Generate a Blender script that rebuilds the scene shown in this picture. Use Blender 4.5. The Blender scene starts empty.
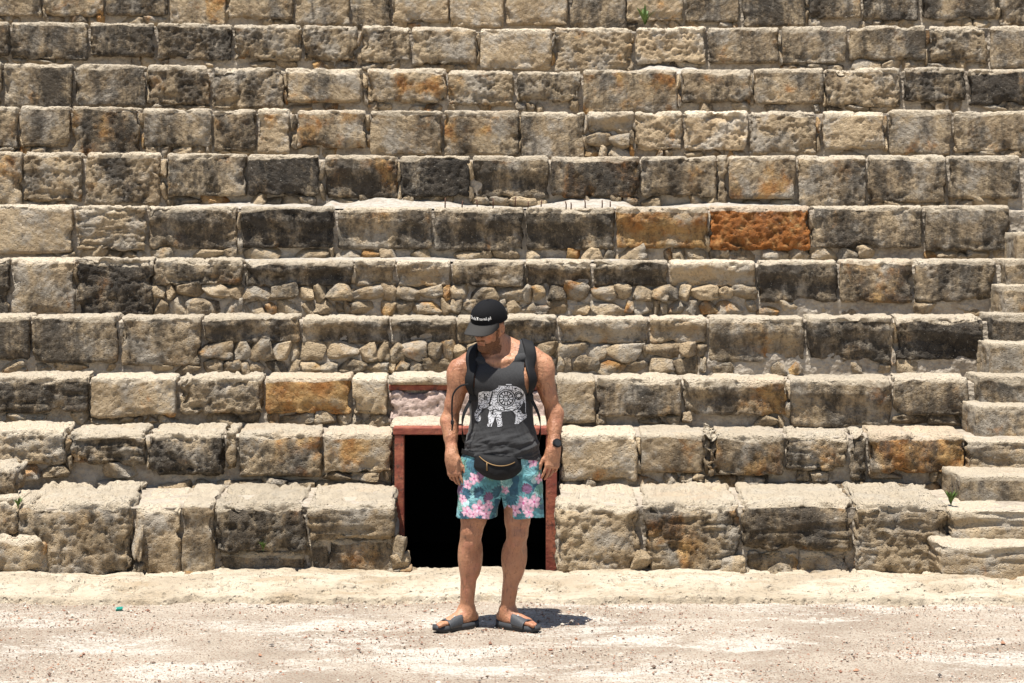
import bpy, math, random
import numpy as np
from mathutils import Vector, Matrix
from mathutils.bvhtree import BVHTree

rng = np.random.default_rng(11)
R_ = random.Random(5)
scene = bpy.context.scene
COL = scene.collection
F = 1930.0            # focal length in pixels of a 1024 px wide frame
CX, CY = 512.0, 231.6    # CY: the horizon's row (the lens is shifted, the camera level)
EYE = 2.2
RAD = 30.0            # radius of the cavea's gentle curve

# ------------------------------------------------------------------ noise
_perm = np.random.default_rng(3).permutation(256).astype(np.int32)
_perm = np.concatenate([_perm, _perm, _perm])
_g = np.random.default_rng(4).normal(size=(256, 3)); _g /= np.linalg.norm(_g, axis=1)[:, None]

def noise(P):
    P = np.asarray(P, float)
    i = np.floor(P).astype(np.int64); f = P - i; i = (i & 255).astype(np.int32)
    u = f*f*f*(f*(f*6-15)+10)
    out = np.zeros(len(P))
    for dx in (0, 1):
        wx = u[:, 0] if dx else 1-u[:, 0]
        a = _perm[i[:, 0]+dx]
        for dy in (0, 1):
            wy = u[:, 1] if dy else 1-u[:, 1]
            b = _perm[a+i[:, 1]+dy]
            for dz in (0, 1):
                wz = u[:, 2] if dz else 1-u[:, 2]
                g = _g[_perm[b+i[:, 2]+dz]]
                out += wx*wy*wz*(g[:, 0]*(f[:, 0]-dx)+g[:, 1]*(f[:, 1]-dy)+g[:, 2]*(f[:, 2]-dz))
    return out*1.5

def fbm(P, oct=4, gain=.5, lac=2.03):
    P = np.asarray(P, float); a = 1.; s = np.zeros(len(P)); t = 0
    for k in range(oct):
        s += a*noise(P+17.3*k); t += a; a *= gain; P = P*lac
    return s/t*1.4

def sstep(a, b, x):
    t = np.clip((x-a)/(b-a), 0, 1); return t*t*(3-2*t)

# ------------------------------------------------------------------ object helpers
def mesh_np(name, V, Fq, mat=None, smooth=True):
    me = bpy.data.meshes.new(name)
    V = np.asarray(V, np.float32); nv = len(V)
    me.vertices.add(nv); me.vertices.foreach_set('co', V.ravel())
    if isinstance(Fq, np.ndarray):
        k = Fq.shape[1]; nf = len(Fq)
        me.loops.add(nf*k); me.loops.foreach_set('vertex_index', Fq.astype(np.int32).ravel())
        me.polygons.add(nf)
        me.polygons.foreach_set('loop_start', np.arange(0, nf*k, k, dtype=np.int32))
    else:
        L = [i for f in Fq for i in f]; st = np.cumsum([0]+[len(f) for f in Fq][:-1])
        me.loops.add(len(L)); me.loops.foreach_set('vertex_index', np.array(L, np.int32))
        me.polygons.add(len(Fq)); me.polygons.foreach_set('loop_start', np.array(st, np.int32))
    me.update(calc_edges=True); me.validate()
    me.polygons.foreach_set('use_smooth', np.full(len(me.polygons), smooth))
    if mat: me.materials.append(mat)
    me.update()
    return me

def link(name, me, parent=None, loc=(0, 0, 0), rz=0., **props):
    o = bpy.data.objects.new(name, me); COL.objects.link(o)
    o.location = loc; o.rotation_euler = (0, 0, rz)
    if parent: o.parent = parent
    for k, v in props.items(): o[k] = v
    return o

def thing(name, label, cat, loc=(0, 0, 0), rz=0., group=None):
    o = link(name, None, None, loc, rz, label=label, category=cat)
    o.empty_display_size = .2
    if group: o['group'] = group
    return o

def weld(V, Fq, tol=1e-5):
    key = np.round(V/tol).astype(np.int64)
    _, idx, inv = np.unique(key, axis=0, return_index=True, return_inverse=True)
    return V[idx], inv.ravel()[Fq]

def lattice(xs, ys, zs, back=False):
    """surface of a box as a lattice of quads; front is ys[0]."""
    xs, ys, zs = map(np.asarray, (xs, ys, zs)); VV = []; FF = []; n = 0
    def sheet(A, B, fn, flip):
        nonlocal n
        a, b = np.meshgrid(A, B, indexing='ij'); na, nb = a.shape
        VV.append(np.stack(fn(a.ravel(), b.ravel()), 1))
        i = np.arange(na-1)[:, None]*nb+np.arange(nb-1)[None]
        q = np.stack([i, i+nb, i+nb+1, i+1], -1).reshape(-1, 4)+n
        FF.append(q[:, ::-1] if flip else q); n += na*nb
    c = lambda v, a: np.full_like(a, v)
    sheet(xs, zs, lambda a, b: (a, c(ys[0], a), b), False)
    if back: sheet(xs, zs, lambda a, b: (a, c(ys[-1], a), b), True)
    sheet(xs, ys, lambda a, b: (a, b, c(zs[-1], a)), False)
    sheet(xs, ys, lambda a, b: (a, b, c(zs[0], a)), True)
    sheet(ys, zs, lambda a, b: (c(xs[0], a), a, b), True)
    sheet(ys, zs, lambda a, b: (c(xs[-1], a), a, b), False)
    return weld(np.concatenate(VV).astype(float), np.concatenate(FF))

def tube(path, rad, n=8, cap=True):
    P = np.asarray(path, float); m = len(P)
    rad = np.full(m, rad) if np.isscalar(rad) else np.asarray(rad, float)
    T = np.gradient(P, axis=0); T /= np.linalg.norm(T, axis=1)[:, None]
    up = np.array([0, 0, 1.]) if abs(T[0, 2]) < .9 else np.array([1., 0, 0])
    V = []
    for k in range(m):
        s = np.cross(T[k], up); s /= np.linalg.norm(s); up = np.cross(s, T[k])
        for j in range(n):
            t = 2*math.pi*j/n; V.append(P[k]+rad[k]*(math.cos(t)*s+math.sin(t)*up))
    Fc = [(k*n+j, k*n+(j+1) % n, (k+1)*n+(j+1) % n, (k+1)*n+j) for k in range(m-1) for j in range(n)]
    if cap: Fc += [tuple(range(n))[::-1], tuple((m-1)*n+j for j in range(n))]
    return np.array(V), Fc

def spline(pts, n=40):
    P = np.asarray(pts, float); P = np.vstack([2*P[0]-P[1], P, 2*P[-1]-P[-2]]); out = []
    m = len(P)-3; per = max(2, n//m)
    for i in range(m):
        for t in np.linspace(0, 1, per, endpoint=(i == m-1)):
            a, b, c, d = P[i:i+4]
            out.append(.5*(2*b+(c-a)*t+(2*a-5*b+4*c-d)*t*t+(3*b-a-3*c+d)*t**3))
    return np.array(out)

# ------------------------------------------------------------------ materials
class NT:
    def __init__(s, name):
        s.m = bpy.data.materials.new(name); s.m.use_nodes = True
        s.t = s.m.node_tree; s.n = s.t.nodes; s.n.clear()
        s.out = s.n.new('ShaderNodeOutputMaterial'); s.b = s.n.new('ShaderNodeBsdfPrincipled')
        s.t.links.new(s.b.outputs[0], s.out.inputs[0])
    def set(s, sock, v):
        if hasattr(v, 'is_output'): s.t.links.new(v, sock)
        elif v is not None:
            if isinstance(v, (tuple, list)) and len(v) == 3 and sock.type == 'RGBA': v = (*v, 1)
            sock.default_value = v
    def bs(s, name, v): s.set(s.b.inputs[name], v)
    def math(s, op, a, b=None, c=None, clamp=False):
        n = s.n.new('ShaderNodeMath'); n.operation = op; n.use_clamp = clamp
        for k, v in enumerate((a, b, c)):
            if v is not None: s.set(n.inputs[k], v)
        return n.outputs[0]
    def noise(s, vec, scale, detail=6, rough=.6, dist=0.):
        n = s.n.new('ShaderNodeTexNoise'); s.set(n.inputs['Vector'], vec)
        n.inputs['Scale'].default_value = scale; n.inputs['Detail'].default_value = detail
        n.inputs['Roughness'].default_value = rough; n.inputs['Distortion'].default_value = dist
        return n.outputs['Fac']
    def voro(s, vec, scale, feature='F1', out='Distance', rnd=1.):
        n = s.n.new('ShaderNodeTexVoronoi'); n.feature = feature; s.set(n.inputs['Vector'], vec)
        n.inputs['Scale'].default_value = scale; n.inputs['Randomness'].default_value = rnd
        return n.outputs[out]
    def ramp(s, f, lo, hi, a=0., b=1.):
        n = s.n.new('ShaderNodeMapRange'); n.clamp = True
        n.interpolation_type = 'SMOOTHSTEP'
        for k, v in zip(('Value', 'From Min', 'From Max', 'To Min', 'To Max'), (f, lo, hi, a, b)): s.set(n.inputs[k], v)
        return n.outputs[0]
    def mix(s, f, a, b, blend='MIX'):
        n = s.n.new('ShaderNodeMix'); n.data_type = 'RGBA'; n.blend_type = blend
        s.set(n.inputs[0], f); s.set(n.inputs[6], a); s.set(n.inputs[7], b)
        return n.outputs[2]
    def attr(s, name, obj=True):
        n = s.n.new('ShaderNodeAttribute'); n.attribute_type = 'OBJECT' if obj else 'GEOMETRY'; n.attribute_name = name
        return n.outputs['Fac'] if obj else n.outputs['Color']
    def attr_fac(s, name):
        n = s.n.new('ShaderNodeAttribute'); n.attribute_type = 'GEOMETRY'; n.attribute_name = name; return n.outputs['Fac']
    def pos(s): return s.n.new('ShaderNodeNewGeometry').outputs['Position']
    def objco(s): return s.n.new('ShaderNodeTexCoord').outputs['Object']
    def rand(s): return s.n.new('ShaderNodeObjectInfo').outputs['Random']
    def vmath(s, op, a, b=None):
        n = s.n.new('ShaderNodeVectorMath'); n.operation = op; s.set(n.inputs[0], a)
        if b is not None: s.set(n.inputs[1], b)
        return n.outputs[0]
    def comb(s, x, y, z):
        n = s.n.new('ShaderNodeCombineXYZ')
        for k, v in enumerate((x, y, z)): s.set(n.inputs[k], v)
        return n.outputs[0]
    def bump(s, h, dist, strength=1., prev=None):
        n = s.n.new('ShaderNodeBump'); s.set(n.inputs['Height'], h)
        n.inputs['Distance'].default_value = dist; n.inputs['Strength'].default_value = strength
        if prev: s.t.links.new(prev, n.inputs['Normal'])
        return n.outputs[0]

def simple(name, col, rough=.7, bump=None, var=.0, metal=0., spec=None):
    t = NT(name); t.bs('Specular IOR Level', (.2 if sum(col) < .15 else .4) if spec is None else spec); p = t.objco()
    c = col
    if var:
        f = t.noise(p, 9, 6, .65); c = t.mix(f, tuple(x*(1-var) for x in col), tuple(min(1, x*(1+var)) for x in col))
    t.bs('Base Color', c); t.bs('Roughness', rough); t.bs('Metallic', metal)
    if bump: t.bs('Normal', t.bump(t.noise(p, bump[0], 4, .6), bump[1]))
    return t.m

def stone_material():
    t = NT('weathered_limestone')
    r = t.rand()
    off = t.comb(t.math('MULTIPLY', r, 41.), t.math('MULTIPLY', r, 17.), t.math('MULTIPLY', r, 67.))
    p = t.vmath('ADD', t.pos(), off)
    stain, warm, tone, tool = t.attr('stain'), t.attr('warm'), t.attr('tone'), t.attr('tool')
    n1 = t.noise(p, 2.6, 8, .62)
    n2 = t.noise(p, 11, 8, .7)
    base = t.mix(t.ramp(n1, .36, .66), STONE_A, STONE_B)
    base = t.mix(t.ramp(n2, .40, .64, 0, .65), base, STONE_C)
    # pale grey lime wash and lichen
    ng = t.noise(t.vmath('ADD', p, (5, 9, 2)), 4.2, 8, .68)
    base = t.mix(t.ramp(ng, .46, .62, 0, .75), base, STONE_G)
    # iron stain
    nw = t.noise(t.vmath('ADD', p, (3, 1, 7)), 3.4, 7, .6, .3)
    thr = t.math('SUBTRACT', .78, t.math('MULTIPLY', warm, .45))
    wf = t.ramp(nw, thr, t.math('ADD', thr, .14), 0, .95)
    ochre = t.mix(t.ramp(t.noise(p, 7, 6, .6), .35, .68), (.54, .34, .14), (.38, .16, .042))
    ochre = t.mix(t.math('MULTIPLY', t.attr('rust'), t.ramp(n2, .30, .55)), ochre, (.36, .125, .024))
    base = t.mix(wf, base, ochre)
    # black crust: patches and downward streaks
    ps = t.vmath('MULTIPLY', p, (2.2, 2.2, .75))
    nd = t.math('ADD', t.math('MULTIPLY', t.noise(ps, 2.4, 9, .66, .2), .42), t.math('MULTIPLY', t.noise(t.vmath('MULTIPLY', t.pos(), (2., 2., .9)), 1.5, 9, .68, .3), .36))
    nd = t.math('ADD', nd, t.math('MULTIPLY', t.noise(t.vmath('MULTIPLY', t.pos(), (7., 7., .9)), 1.3, 8, .7, .4), .22))
    nf = t.noise(p, 26, 6, .75)
    nd = t.math('ADD', t.math('MULTIPLY', nd, .80), t.math('MULTIPLY', nf, .20))
    thr = t.math('SUBTRACT', .553, t.math('MULTIPLY', stain, .185))
    df = t.ramp(nd, thr, t.math('ADD', thr, .13), 0, 1)
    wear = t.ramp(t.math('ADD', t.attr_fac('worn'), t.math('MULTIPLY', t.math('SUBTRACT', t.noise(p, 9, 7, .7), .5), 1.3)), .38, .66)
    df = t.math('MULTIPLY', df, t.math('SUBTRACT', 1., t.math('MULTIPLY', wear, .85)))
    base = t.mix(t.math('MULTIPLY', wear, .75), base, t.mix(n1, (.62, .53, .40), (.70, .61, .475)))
    df = t.math('MULTIPLY', df, t.math('ADD', .70, t.math('MULTIPLY', stain, .28)))
    crust = t.mix(t.ramp(n2, .35, .65), (.026, .023, .020), (.085, .072, .058))
    base = t.mix(df, base, crust)
    # pale flecks
    fl = t.ramp(t.noise(p, 55, 4, .7), .63, .70, 0, .65)
    base = t.mix(fl, base, (.58, .54, .46))
    base = t.mix(t.ramp(t.noise(p, 47, 5, .78), .57, .66, 0, .45), base, (.12, .09, .06))
    bright = t.n.new('ShaderNodeVectorMath'); bright.operation = 'SCALE'
    t.set(bright.inputs[0], base); t.set(bright.inputs['Scale'], tone)
    t.bs('Base Color', bright.outputs[0]); t.bs('Roughness', .93); t.bs('Specular IOR Level', .25)
    # relief finer than the mesh
    g = t.noise(p, 38, 10, .72)
    pits = t.ramp(t.voro(p, 46), .10, .34)
    w = t.n.new('ShaderNodeTexWave'); w.bands_direction = 'DIAGONAL'
    t.set(w.inputs['Vector'], t.vmath('MULTIPLY', p, t.comb(1., .3, t.math('SUBTRACT', t.math('MULTIPLY', t.math('GREATER_THAN', t.math('FRACT', t.math('MULTIPLY', r, 7.3)), .5), 2.2), 1.1))))
    w.inputs['Scale'].default_value = 7.5; w.inputs['Distortion'].default_value = 6; w.inputs['Detail'].default_value = 3
    w.inputs['Detail Scale'].default_value = 2
    h = t.math('ADD', t.math('MULTIPLY', g, 1.6), t.math('MULTIPLY', pits, .5))
    h = t.math('ADD', h, t.math('MULTIPLY', t.math('MULTIPLY', w.outputs['Fac'], tool), .28))
    t.bs('Normal', t.bump(h, .027, 1.))
    return t.m

STONE_A = (.54, .42, .27); STONE_B = (.29, .21, .125); STONE_C = (.49, .38, .25); STONE_G = (.42, .385, .33)
MAT_STONE = stone_material()

def mortar_material():
    t = NT('lime_mortar'); p = t.pos()
    n1 = t.noise(p, 3.1, 8, .65); n2 = t.noise(p, 22, 8, .7)
    c = t.mix(t.ramp(n1, .38, .62), (.40, .345, .275), (.28, .235, .185))
    c = t.mix(t.ramp(n2, .42, .62, 0, .5), c, (.48, .43, .36))
    c = t.mix(t.ramp(t.noise(p, 6.5, 6, .6), .60, .70, 0, .7), c, (.17, .15, .125))
    t.bs('Base Color', c); t.bs('Roughness', .95); t.bs('Specular IOR Level', .2)
    t.bs('Normal', t.bump(t.math('ADD', n2, t.math('MULTIPLY', t.voro(p, 30), .7)), .025, .8))
    return t.m
MAT_MORTAR = mortar_material()

def ground_material():
    t = NT('dusty_gravel'); p = t.pos()
    c = t.mix(t.ramp(t.noise(p, 1.3, 8, .65), .36, .66), (.385, .33, .265), (.28, .23, .18))
    ps = t.vmath('MULTIPLY', p, (.45, 1.1, 1))
    wh = t.ramp(t.math('ADD', t.math('MULTIPLY', t.noise(ps, 1.9, 9, .72, .4), .75), t.math('MULTIPLY', t.noise(p, 30, 5, .7), .25)), .49, .585, 0, .8)
    c = t.mix(wh, c, (.53, .495, .435))
    v = t.n.new('ShaderNodeTexVoronoi'); t.set(v.inputs['Vector'], p); v.inputs['Scale'].default_value = 75
    sep = t.n.new('ShaderNodeSeparateColor'); t.set(sep.inputs[0], v.outputs['Color'])
    grain = t.ramp(v.outputs['Distance'], .28, .42, 1, 0)
    pick = t.math('GREATER_THAN', sep.outputs[0], .34)
    gc = t.mix(sep.outputs[1], (.20, .095, .06), (.34, .25, .19))
    c = t.mix(t.math('MULTIPLY', t.math('MULTIPLY', grain, pick), t.math('SUBTRACT', .85, t.math('MULTIPLY', wh, .55))), c, gc)
    dk = t.ramp(t.noise(p, 40, 3, .6), .69, .74, 0, .7)
    c = t.mix(dk, c, (.16, .12, .09))
    t.bs('Base Color', c); t.bs('Roughness', .95); t.bs('Specular IOR Level', .2)
    h = t.math('ADD', t.noise(p, 28, 8, .72), t.math('MULTIPLY', grain, .4))
    t.bs('Normal', t.bump(h, .02, .8))
    return t.m
MAT_GROUND = ground_material()

def kerb_material():
    t = NT('worn_pale_limestone'); p = t.pos()
    c = t.mix(t.ramp(t.noise(p, 1.7, 8, .62), .38, .64), (.54, .47, .365), (.40, .33, .24))
    c = t.mix(t.ramp(t.noise(t.vmath('MULTIPLY', p, (.5, 1.3, 1)), 4, 8, .7), .52, .64, 0, .7), c, (.36, .275, .18))
    c = t.mix(t.ramp(t.noise(t.vmath('MULTIPLY', p, (.6, 1.5, 1)), 13, 8, .75), .575, .655, 0, .8), c, (.27, .225, .18))
    t.bs('Base Color', c); t.bs('Roughness', .92); t.bs('Specular IOR Level', .2)
    h = t.math('ADD', t.noise(p, 20, 9, .7), t.math('MULTIPLY', t.ramp(t.voro(p, 26), .1, .35), .4))
    t.bs('Normal', t.bump(h, .03, 1.))
    return t.m
MAT_KERB = kerb_material()

# ------------------------------------------------------------------ stones
OPT = {
 'd': dict(stain=.78), 'D': dict(stain=1.), 'e': dict(stain=.62), 'l': dict(stain=.22, tone=1.10), 'o': dict(warm=.68), 'y': dict(warm=1.0, stain=.45), 'R': dict(warm=1.5, stain=.40, tone=.95, rust=1., rough=.9),
 'O': dict(warm=1.35, stain=.42, tone=.8), 'r': dict(rough=.85), 's': dict(strata=1.), 't': dict(tool=1., rough=.15),
 'c': dict(conc=.055), 'v': dict(r=.075), 'V': dict(r=.13, rz=.6, rx=.04), 'B': dict(r=.13, rx=.12, rz=.9), 'k': dict(stain=.05, tone=1.3, warm=0.),
}
def params(opts):
    p = dict(stain=.54, warm=.44, tone=1., rough=.38, strata=0., tool=.12, conc=0., r=.03)
    for ch in opts:
        if ch in OPT: p.update(OPT[ch])
    return p

def fine_axis(a, b, step):
    return np.linspace(a, b, max(3, int(round((b-a)/step))+1))

def block_mesh(name, w, h, depth, p, seed, step=.0125):
    r0 = min(p['r'], .3*h, .3*w)
    xs = fine_axis(-w/2, w/2, step); zs = fine_axis(-h, 0, step)
    ys = [0.]; s = step
    while ys[-1] < depth:
        ys.append(min(depth, ys[-1]+s)); s = min(.09, s*(1.0 if ys[-1] < .12 else 1.3))
    V, Fq = lattice(xs, np.array(ys), zs)
    off = np.array([seed*3.71 % 97, seed*7.13 % 89, seed*1.37 % 83])
    Q = V+off
    r = r0*(1+.9*fbm(Q*6., 2)); r = np.clip(r, .006, .45*min(w, h))
    rx = np.clip(np.minimum(r, p.get('rx', .022)*(1+.9*fbm(Q*6., 2))), .004, .45*w); rb = np.clip(np.minimum(r, .03), .004, .2*h)
    rv = np.stack([rx, r, np.where(V[:, 2] > -h*.5, r*p.get('rz', .8), rb)], 1)
    lo = np.stack([-w/2+rx, r, -h+rb], 1); hi = np.stack([w/2-rx, np.full(len(V), depth+1.), -r*p.get('rz', .8)], 1)
    c = np.clip(V, lo, hi); o = (V-c)/rv; L = np.maximum(np.linalg.norm(o, axis=1), 1e-9)
    N = o/L[:, None]; P = c+N*rv; N = N/rv; N /= np.maximum(np.linalg.norm(N, axis=1), 1e-9)[:, None]
    k = p['rough']
    d = .011*(.5+k)*fbm(Q*3.2, 3)+.008*(.5+k)*fbm(Q*10., 3)+.0068*(.55+k)*fbm(Q*27., 3)
    cl = .0045+.010*max(0, k-.5); d = np.where(d > cl, cl+(d-cl)*.35, d)
    pit = sstep(.20, .50, fbm(Q*13.+5, 3)); d -= .022*k*pit
    d -= .012*k*sstep(.24, .5, fbm(Q*27.+9, 2))
    if p['strata']:
        lay = fbm(Q*np.array([2.2, 2.2, 19.])+3, 3); d -= .020*p['strata']*sstep(.0, .45, lay)
        d += .006*p['strata']*fbm(Q*np.array([5, 5, 55.]), 2)
    # broken corners
    e = np.minimum(w/2-np.abs(V[:, 0]), np.minimum(-V[:, 2], V[:, 2]+h))
    d -= .05*p.get('chip', 1.)*(.45+k)*sstep(.12, .0, e)*sstep(.0, .5, fbm(Q*5.+21, 3))
    P = P+N*d[:, None]
    if p['conc']:
        t = -V[:, 2]/h+.16*fbm(Q*np.array([4, 4, 2.]), 3)
        f = sstep(.30, .62, t)*(.75+.5*fbm(Q*np.array([3, 3, 3.])+8, 2))*(.75+.25*sstep(1.0, .6, t))
        P[:, 1] += p['conc']*f*np.clip(1-V[:, 1]/.15, 0, 1)
    P[:, 1] = np.minimum(P[:, 1], depth)
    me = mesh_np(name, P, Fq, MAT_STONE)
    if len(me.vertices) == len(P):
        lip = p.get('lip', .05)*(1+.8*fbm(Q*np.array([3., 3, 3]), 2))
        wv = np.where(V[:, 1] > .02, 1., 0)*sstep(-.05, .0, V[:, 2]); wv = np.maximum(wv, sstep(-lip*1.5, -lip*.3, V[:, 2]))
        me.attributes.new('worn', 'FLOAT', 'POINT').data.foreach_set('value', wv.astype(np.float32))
    return me

# small rubble stones share a few meshes
def rubble_pool(n=16):
    out = []
    for k in range(n):
        a = .1; V, Fq = lattice(np.linspace(-1, 1, 12), np.linspace(-1, 1, 10), np.linspace(-1, 1, 11), back=True)
        N = V/np.linalg.norm(V, axis=1)[:, None]
        sq = rng.uniform(.30, .62); P = (V*(1-sq)+N*sq)
        P = P/np.abs(P).max(0)
        Q = P+k*9.7
        d = 1+.20*fbm(Q*1.1, 2)+.11*fbm(Q*2.6+3, 3)+.05*fbm(Q*7, 2)
        # flattened breaks
        for _ in range(7):
            nn = rng.normal(size=3); nn /= np.linalg.norm(nn); hcut = rng.uniform(.62, .9)
            ex = np.maximum((P*d[:, None])@nn-hcut, 0); P = P-(ex/d)[:, None]*nn*.85
        P = P*d[:, None]; P /= np.abs(P).max(0)
        out.append(mesh_np('rubble_stone', P*.5, Fq, MAT_STONE))
    return out
POOL = rubble_pool()

def yrow(Y0, X): return Y0-X*X/(2*RAD)
def px2x(px, Y0):
    X = (px-CX)/F*Y0
    for _ in range(4): X = (px-CX)/F*yrow(Y0, X)
    return X
def zat(py, Y): return EYE-(py-CY)*Y/F

def lerp3(a, px):
    l, m, r = a
    return l+(m-l)*px/512. if px < 512 else m+(r-m)*(px-512)/512.

SEED = [1]
def nxt(): SEED[0] += 1; return SEED[0]

BLOCK_NOTES = {'R': 'rust-orange block', 'D': 'black-crusted block', 'k': 'pale lime-washed block'}
def add_block(parent, Y0, x0, x1, ztop, zbot, opts, depth=.5, dy=None, name='stone_block', gap=.0015, note=None):
    X0, X1 = px2x(x0, Y0)+gap, px2x(x1, Y0)-gap
    xm = (X0+X1)/2; p = params(opts); sd = nxt(); rr = random.Random(sd*13)
    dy = rr.uniform(-.014, .014) if dy is None else dy
    me = block_mesh(name, X1-X0, ztop-zbot, depth, p, sd)
    o = link(name, me, parent, (xm, yrow(Y0, xm)+dy, ztop), -xm/RAD+rr.uniform(-.006, .006))
    for k in ('stain', 'warm', 'tone', 'tool'): o[k] = float(p[k])
    o['stain'] = float(np.clip(p['stain']+rr.uniform(-.08, .08), 0, 1)); o['tone'] = float(p['tone']*rr.uniform(.9, 1.1))
    o['rust'] = float(p.get('rust', 0.))
    if note: o['label'] = note
    else:
        for ch, n in BLOCK_NOTES.items():
            if ch in opts: o['label'] = n
    return o

def add_rubble(parent, x, y, z, sx, sy, sz, rr, kind=None, name='rubble_stone'):
    o = link(name, rr.choice(POOL), parent, (x, y, z))
    o.scale = (sx, sy, sz); o.rotation_euler = (rr.uniform(-.25, .25), rr.uniform(-.18, .18), rr.uniform(-.3, .3)+(math.pi if rr.random() < .5 else 0))
    u = rr.random()
    o['stain'] = rr.choice([.05, .12, .2, .3, .45, .6]); o['warm'] = rr.uniform(.3, .75) if u < .5 else rr.uniform(0, .25)
    o['tone'] = rr.uniform(.8, 1.2); o['tool'] = 0.
    if kind == 'dark': o['stain'] = rr.uniform(.5, .9)
    return o

def fill_rubble(parent, Y0, px0, px1, zlo, zhi, inset, seed, wmin=.09, wmax=.27, lh=.13, keep=1.):
    rr = random.Random(seed); X0, X1 = px2x(px0, Y0), px2x(px1, Y0); H = zhi-zlo
    nl = max(1, int(round(H/lh)))
    hs = [rr.uniform(.75, 1.25) for _ in range(nl)]; s = sum(hs); z = zlo; n = 0
    for hh in hs:
        hgt = hh/s*H; x = X0+rr.uniform(-.03, 0)
        while x < X1-.03:
            w = rr.uniform(wmin, wmax)*(.8 if hgt < .09 else 1)
            if x+w > X1+.02: w = max(.05, X1-x)
            if rr.random() < keep:
                xc = x+w/2; hv = hgt*rr.uniform(.85, 1.15)
                add_rubble(parent, xc, yrow(Y0, xc)+inset+rr.uniform(-.012, .02)+.07, z+hgt/2+rr.uniform(-.01, .01), w*1.26, .17+rr.uniform(0, .05), hv*1.3, rr); n += 1
            x += w*rr.uniform(.97, 1.04)
        z += hgt
    return n
# ------------------------------------------------------------------ the seating tiers
# (Y of the riser, pixel height of the tread edge at left / middle / right, blocks as (x0, x1, look))
TIERS = [
 ('lowest', 12.55, (492, 503, 496), 1.05, []),
 ('second', 13.55, (431, 433, 434), .62, [(-40,66,'vrl'),(69,146,'vrs'),(147,224,'vdr'),(225,236,'v'),(237,322,'vo'),(324,393,'tol'),
    (560,638,'tl'),(641,706,'t'),(709,714,'r'),(716,784,'to'),(786,849,'vrs'),(850,867,'rd'),(869,965,'yed')]),
 ('third', 14.23, (376, 378, 378), .5, [(-30,89,'sed'),(90,177,'tl'),(179,263,'dre'),(265,351,'yt'),(352,387,'tl'),
    (557,596,'t'),(597,682,'dt'),(683,788,'oec'),(790,893,'dtc'),(894,969,'et')]),
 ('fourth', 14.91, (316, 317, 316), .5, [(-20,30,'dt'),(31,118,'dt'),(120,201,'e'),(203,300,'hcd'),(302,389,'hce'),(390,456,'hcd'),(457,504,'hc'),(505,557,'hcd'),(558,648,'hcl'),(650,707,'hcl'),
    (709,805,'mct'),(807,894,'mcd'),(895,983,'mcD')]),
 ('fifth', 15.59, (258, 261, 259), .5, [(-30,9,'d'),(10,76,'vt'),(77,153,'Dr'),(154,243,'hdr'),(244,353,'hcd'),(354,396,'hc'),(397,451,'hcl'),(453,525,'hd'),(526,592,'hcd'),(594,668,'hcd'),(670,756,'hcl'),
    (758,838,'mcd'),(840,913,'mod'),(915,997,'md')]),
 ('sixth', 16.27, (205, 207, 206), .5, [(-20,73,'lt'),(75,146,'rsl'),(148,237,'mcd'),(241,335,'mcD'),(337,432,'mcd'),(434,524,'mcd'),(526,615,'mcd'),(616,708,'mcy'),(710,811,'mR'),(812,923,'md'),(925,1010,'te')]),
 ('seventh', 16.95, (152, 156, 155), .5, [(-20,22,'e'),(23,82,'vr'),(84,160,'re'),(167,247,'med'),(248,319,'mDt'),(325,398,'mcdo'),(400,470,'mD'),(473,549,'mcd'),(551,640,'mdo'),(641,717,'me'),(718,728,'r'),(729,796,'mot'),(798,867,'ve'),(868,947,'ve'),(948,1020,'te')]),
 ('eighth', 17.63, (106, 111, 110), .5, [(-15,18,'e'),(20,70,'t'),(71,140,'do'),(143,212,'te'),(213,256,'e'),(257,290,'l'),(297,366,'to'),(370,443,'t'),(444,519,'to'),(521,585,'te'),(588,634,'hcl'),(635,682,'rl'),(684,748,'rk'),(750,817,'rv'),(822,885,'vk'),(889,952,'te'),(954,1040,'te')]),
 ('ninth', 18.31, (62, 70, 68), .5, [(-20,2,'e'),(4,73,'dt'),(75,146,'dt'),(148,210,'re'),(212,284,'er'),(285,363,'vt'),(367,447,'vmo'),(448,514,'vro'),(516,581,'mr'),(583,678,'to'),(681,753,'mve'),(754,824,'mt'),(825,901,'re'),(903,966,'mdr'),(968,1050,'D')]),
 ('tenth', 18.99, (21, 28, 25), .5, [(-20,9,'d'),(10,88,'te'),(90,155,'md'),(157,232,'rd'),(234,302,'vr'),(303,357,'mr'),(361,410,'r'),(412,477,'v'),(480,552,'tl'),(555,634,'rl'),(636,706,'rk'),(708,780,'t'),(782,848,'te'),(849,927,'mte'),(929,988,'rv'),(990,1050,'t')]),
 ('topmost', 19.67, (-18, -12, -16), .5, [(-40,42,'t'),(43,104,'to'),(105,168,'dm'),(169,226,'to'),(228,293,'t'),(295,350,'t'),(352,391,'t'),(392,449,'tl'),(450,504,'tl'),(506,568,'tl'),(570,626,'te'),(626,684,'tl'),(686,739,'dt'),(741,806,'dt'),(809,861,'dm'),(863,919,'D'),(921,997,'md'),(999,1060,'d')]),
]
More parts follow.
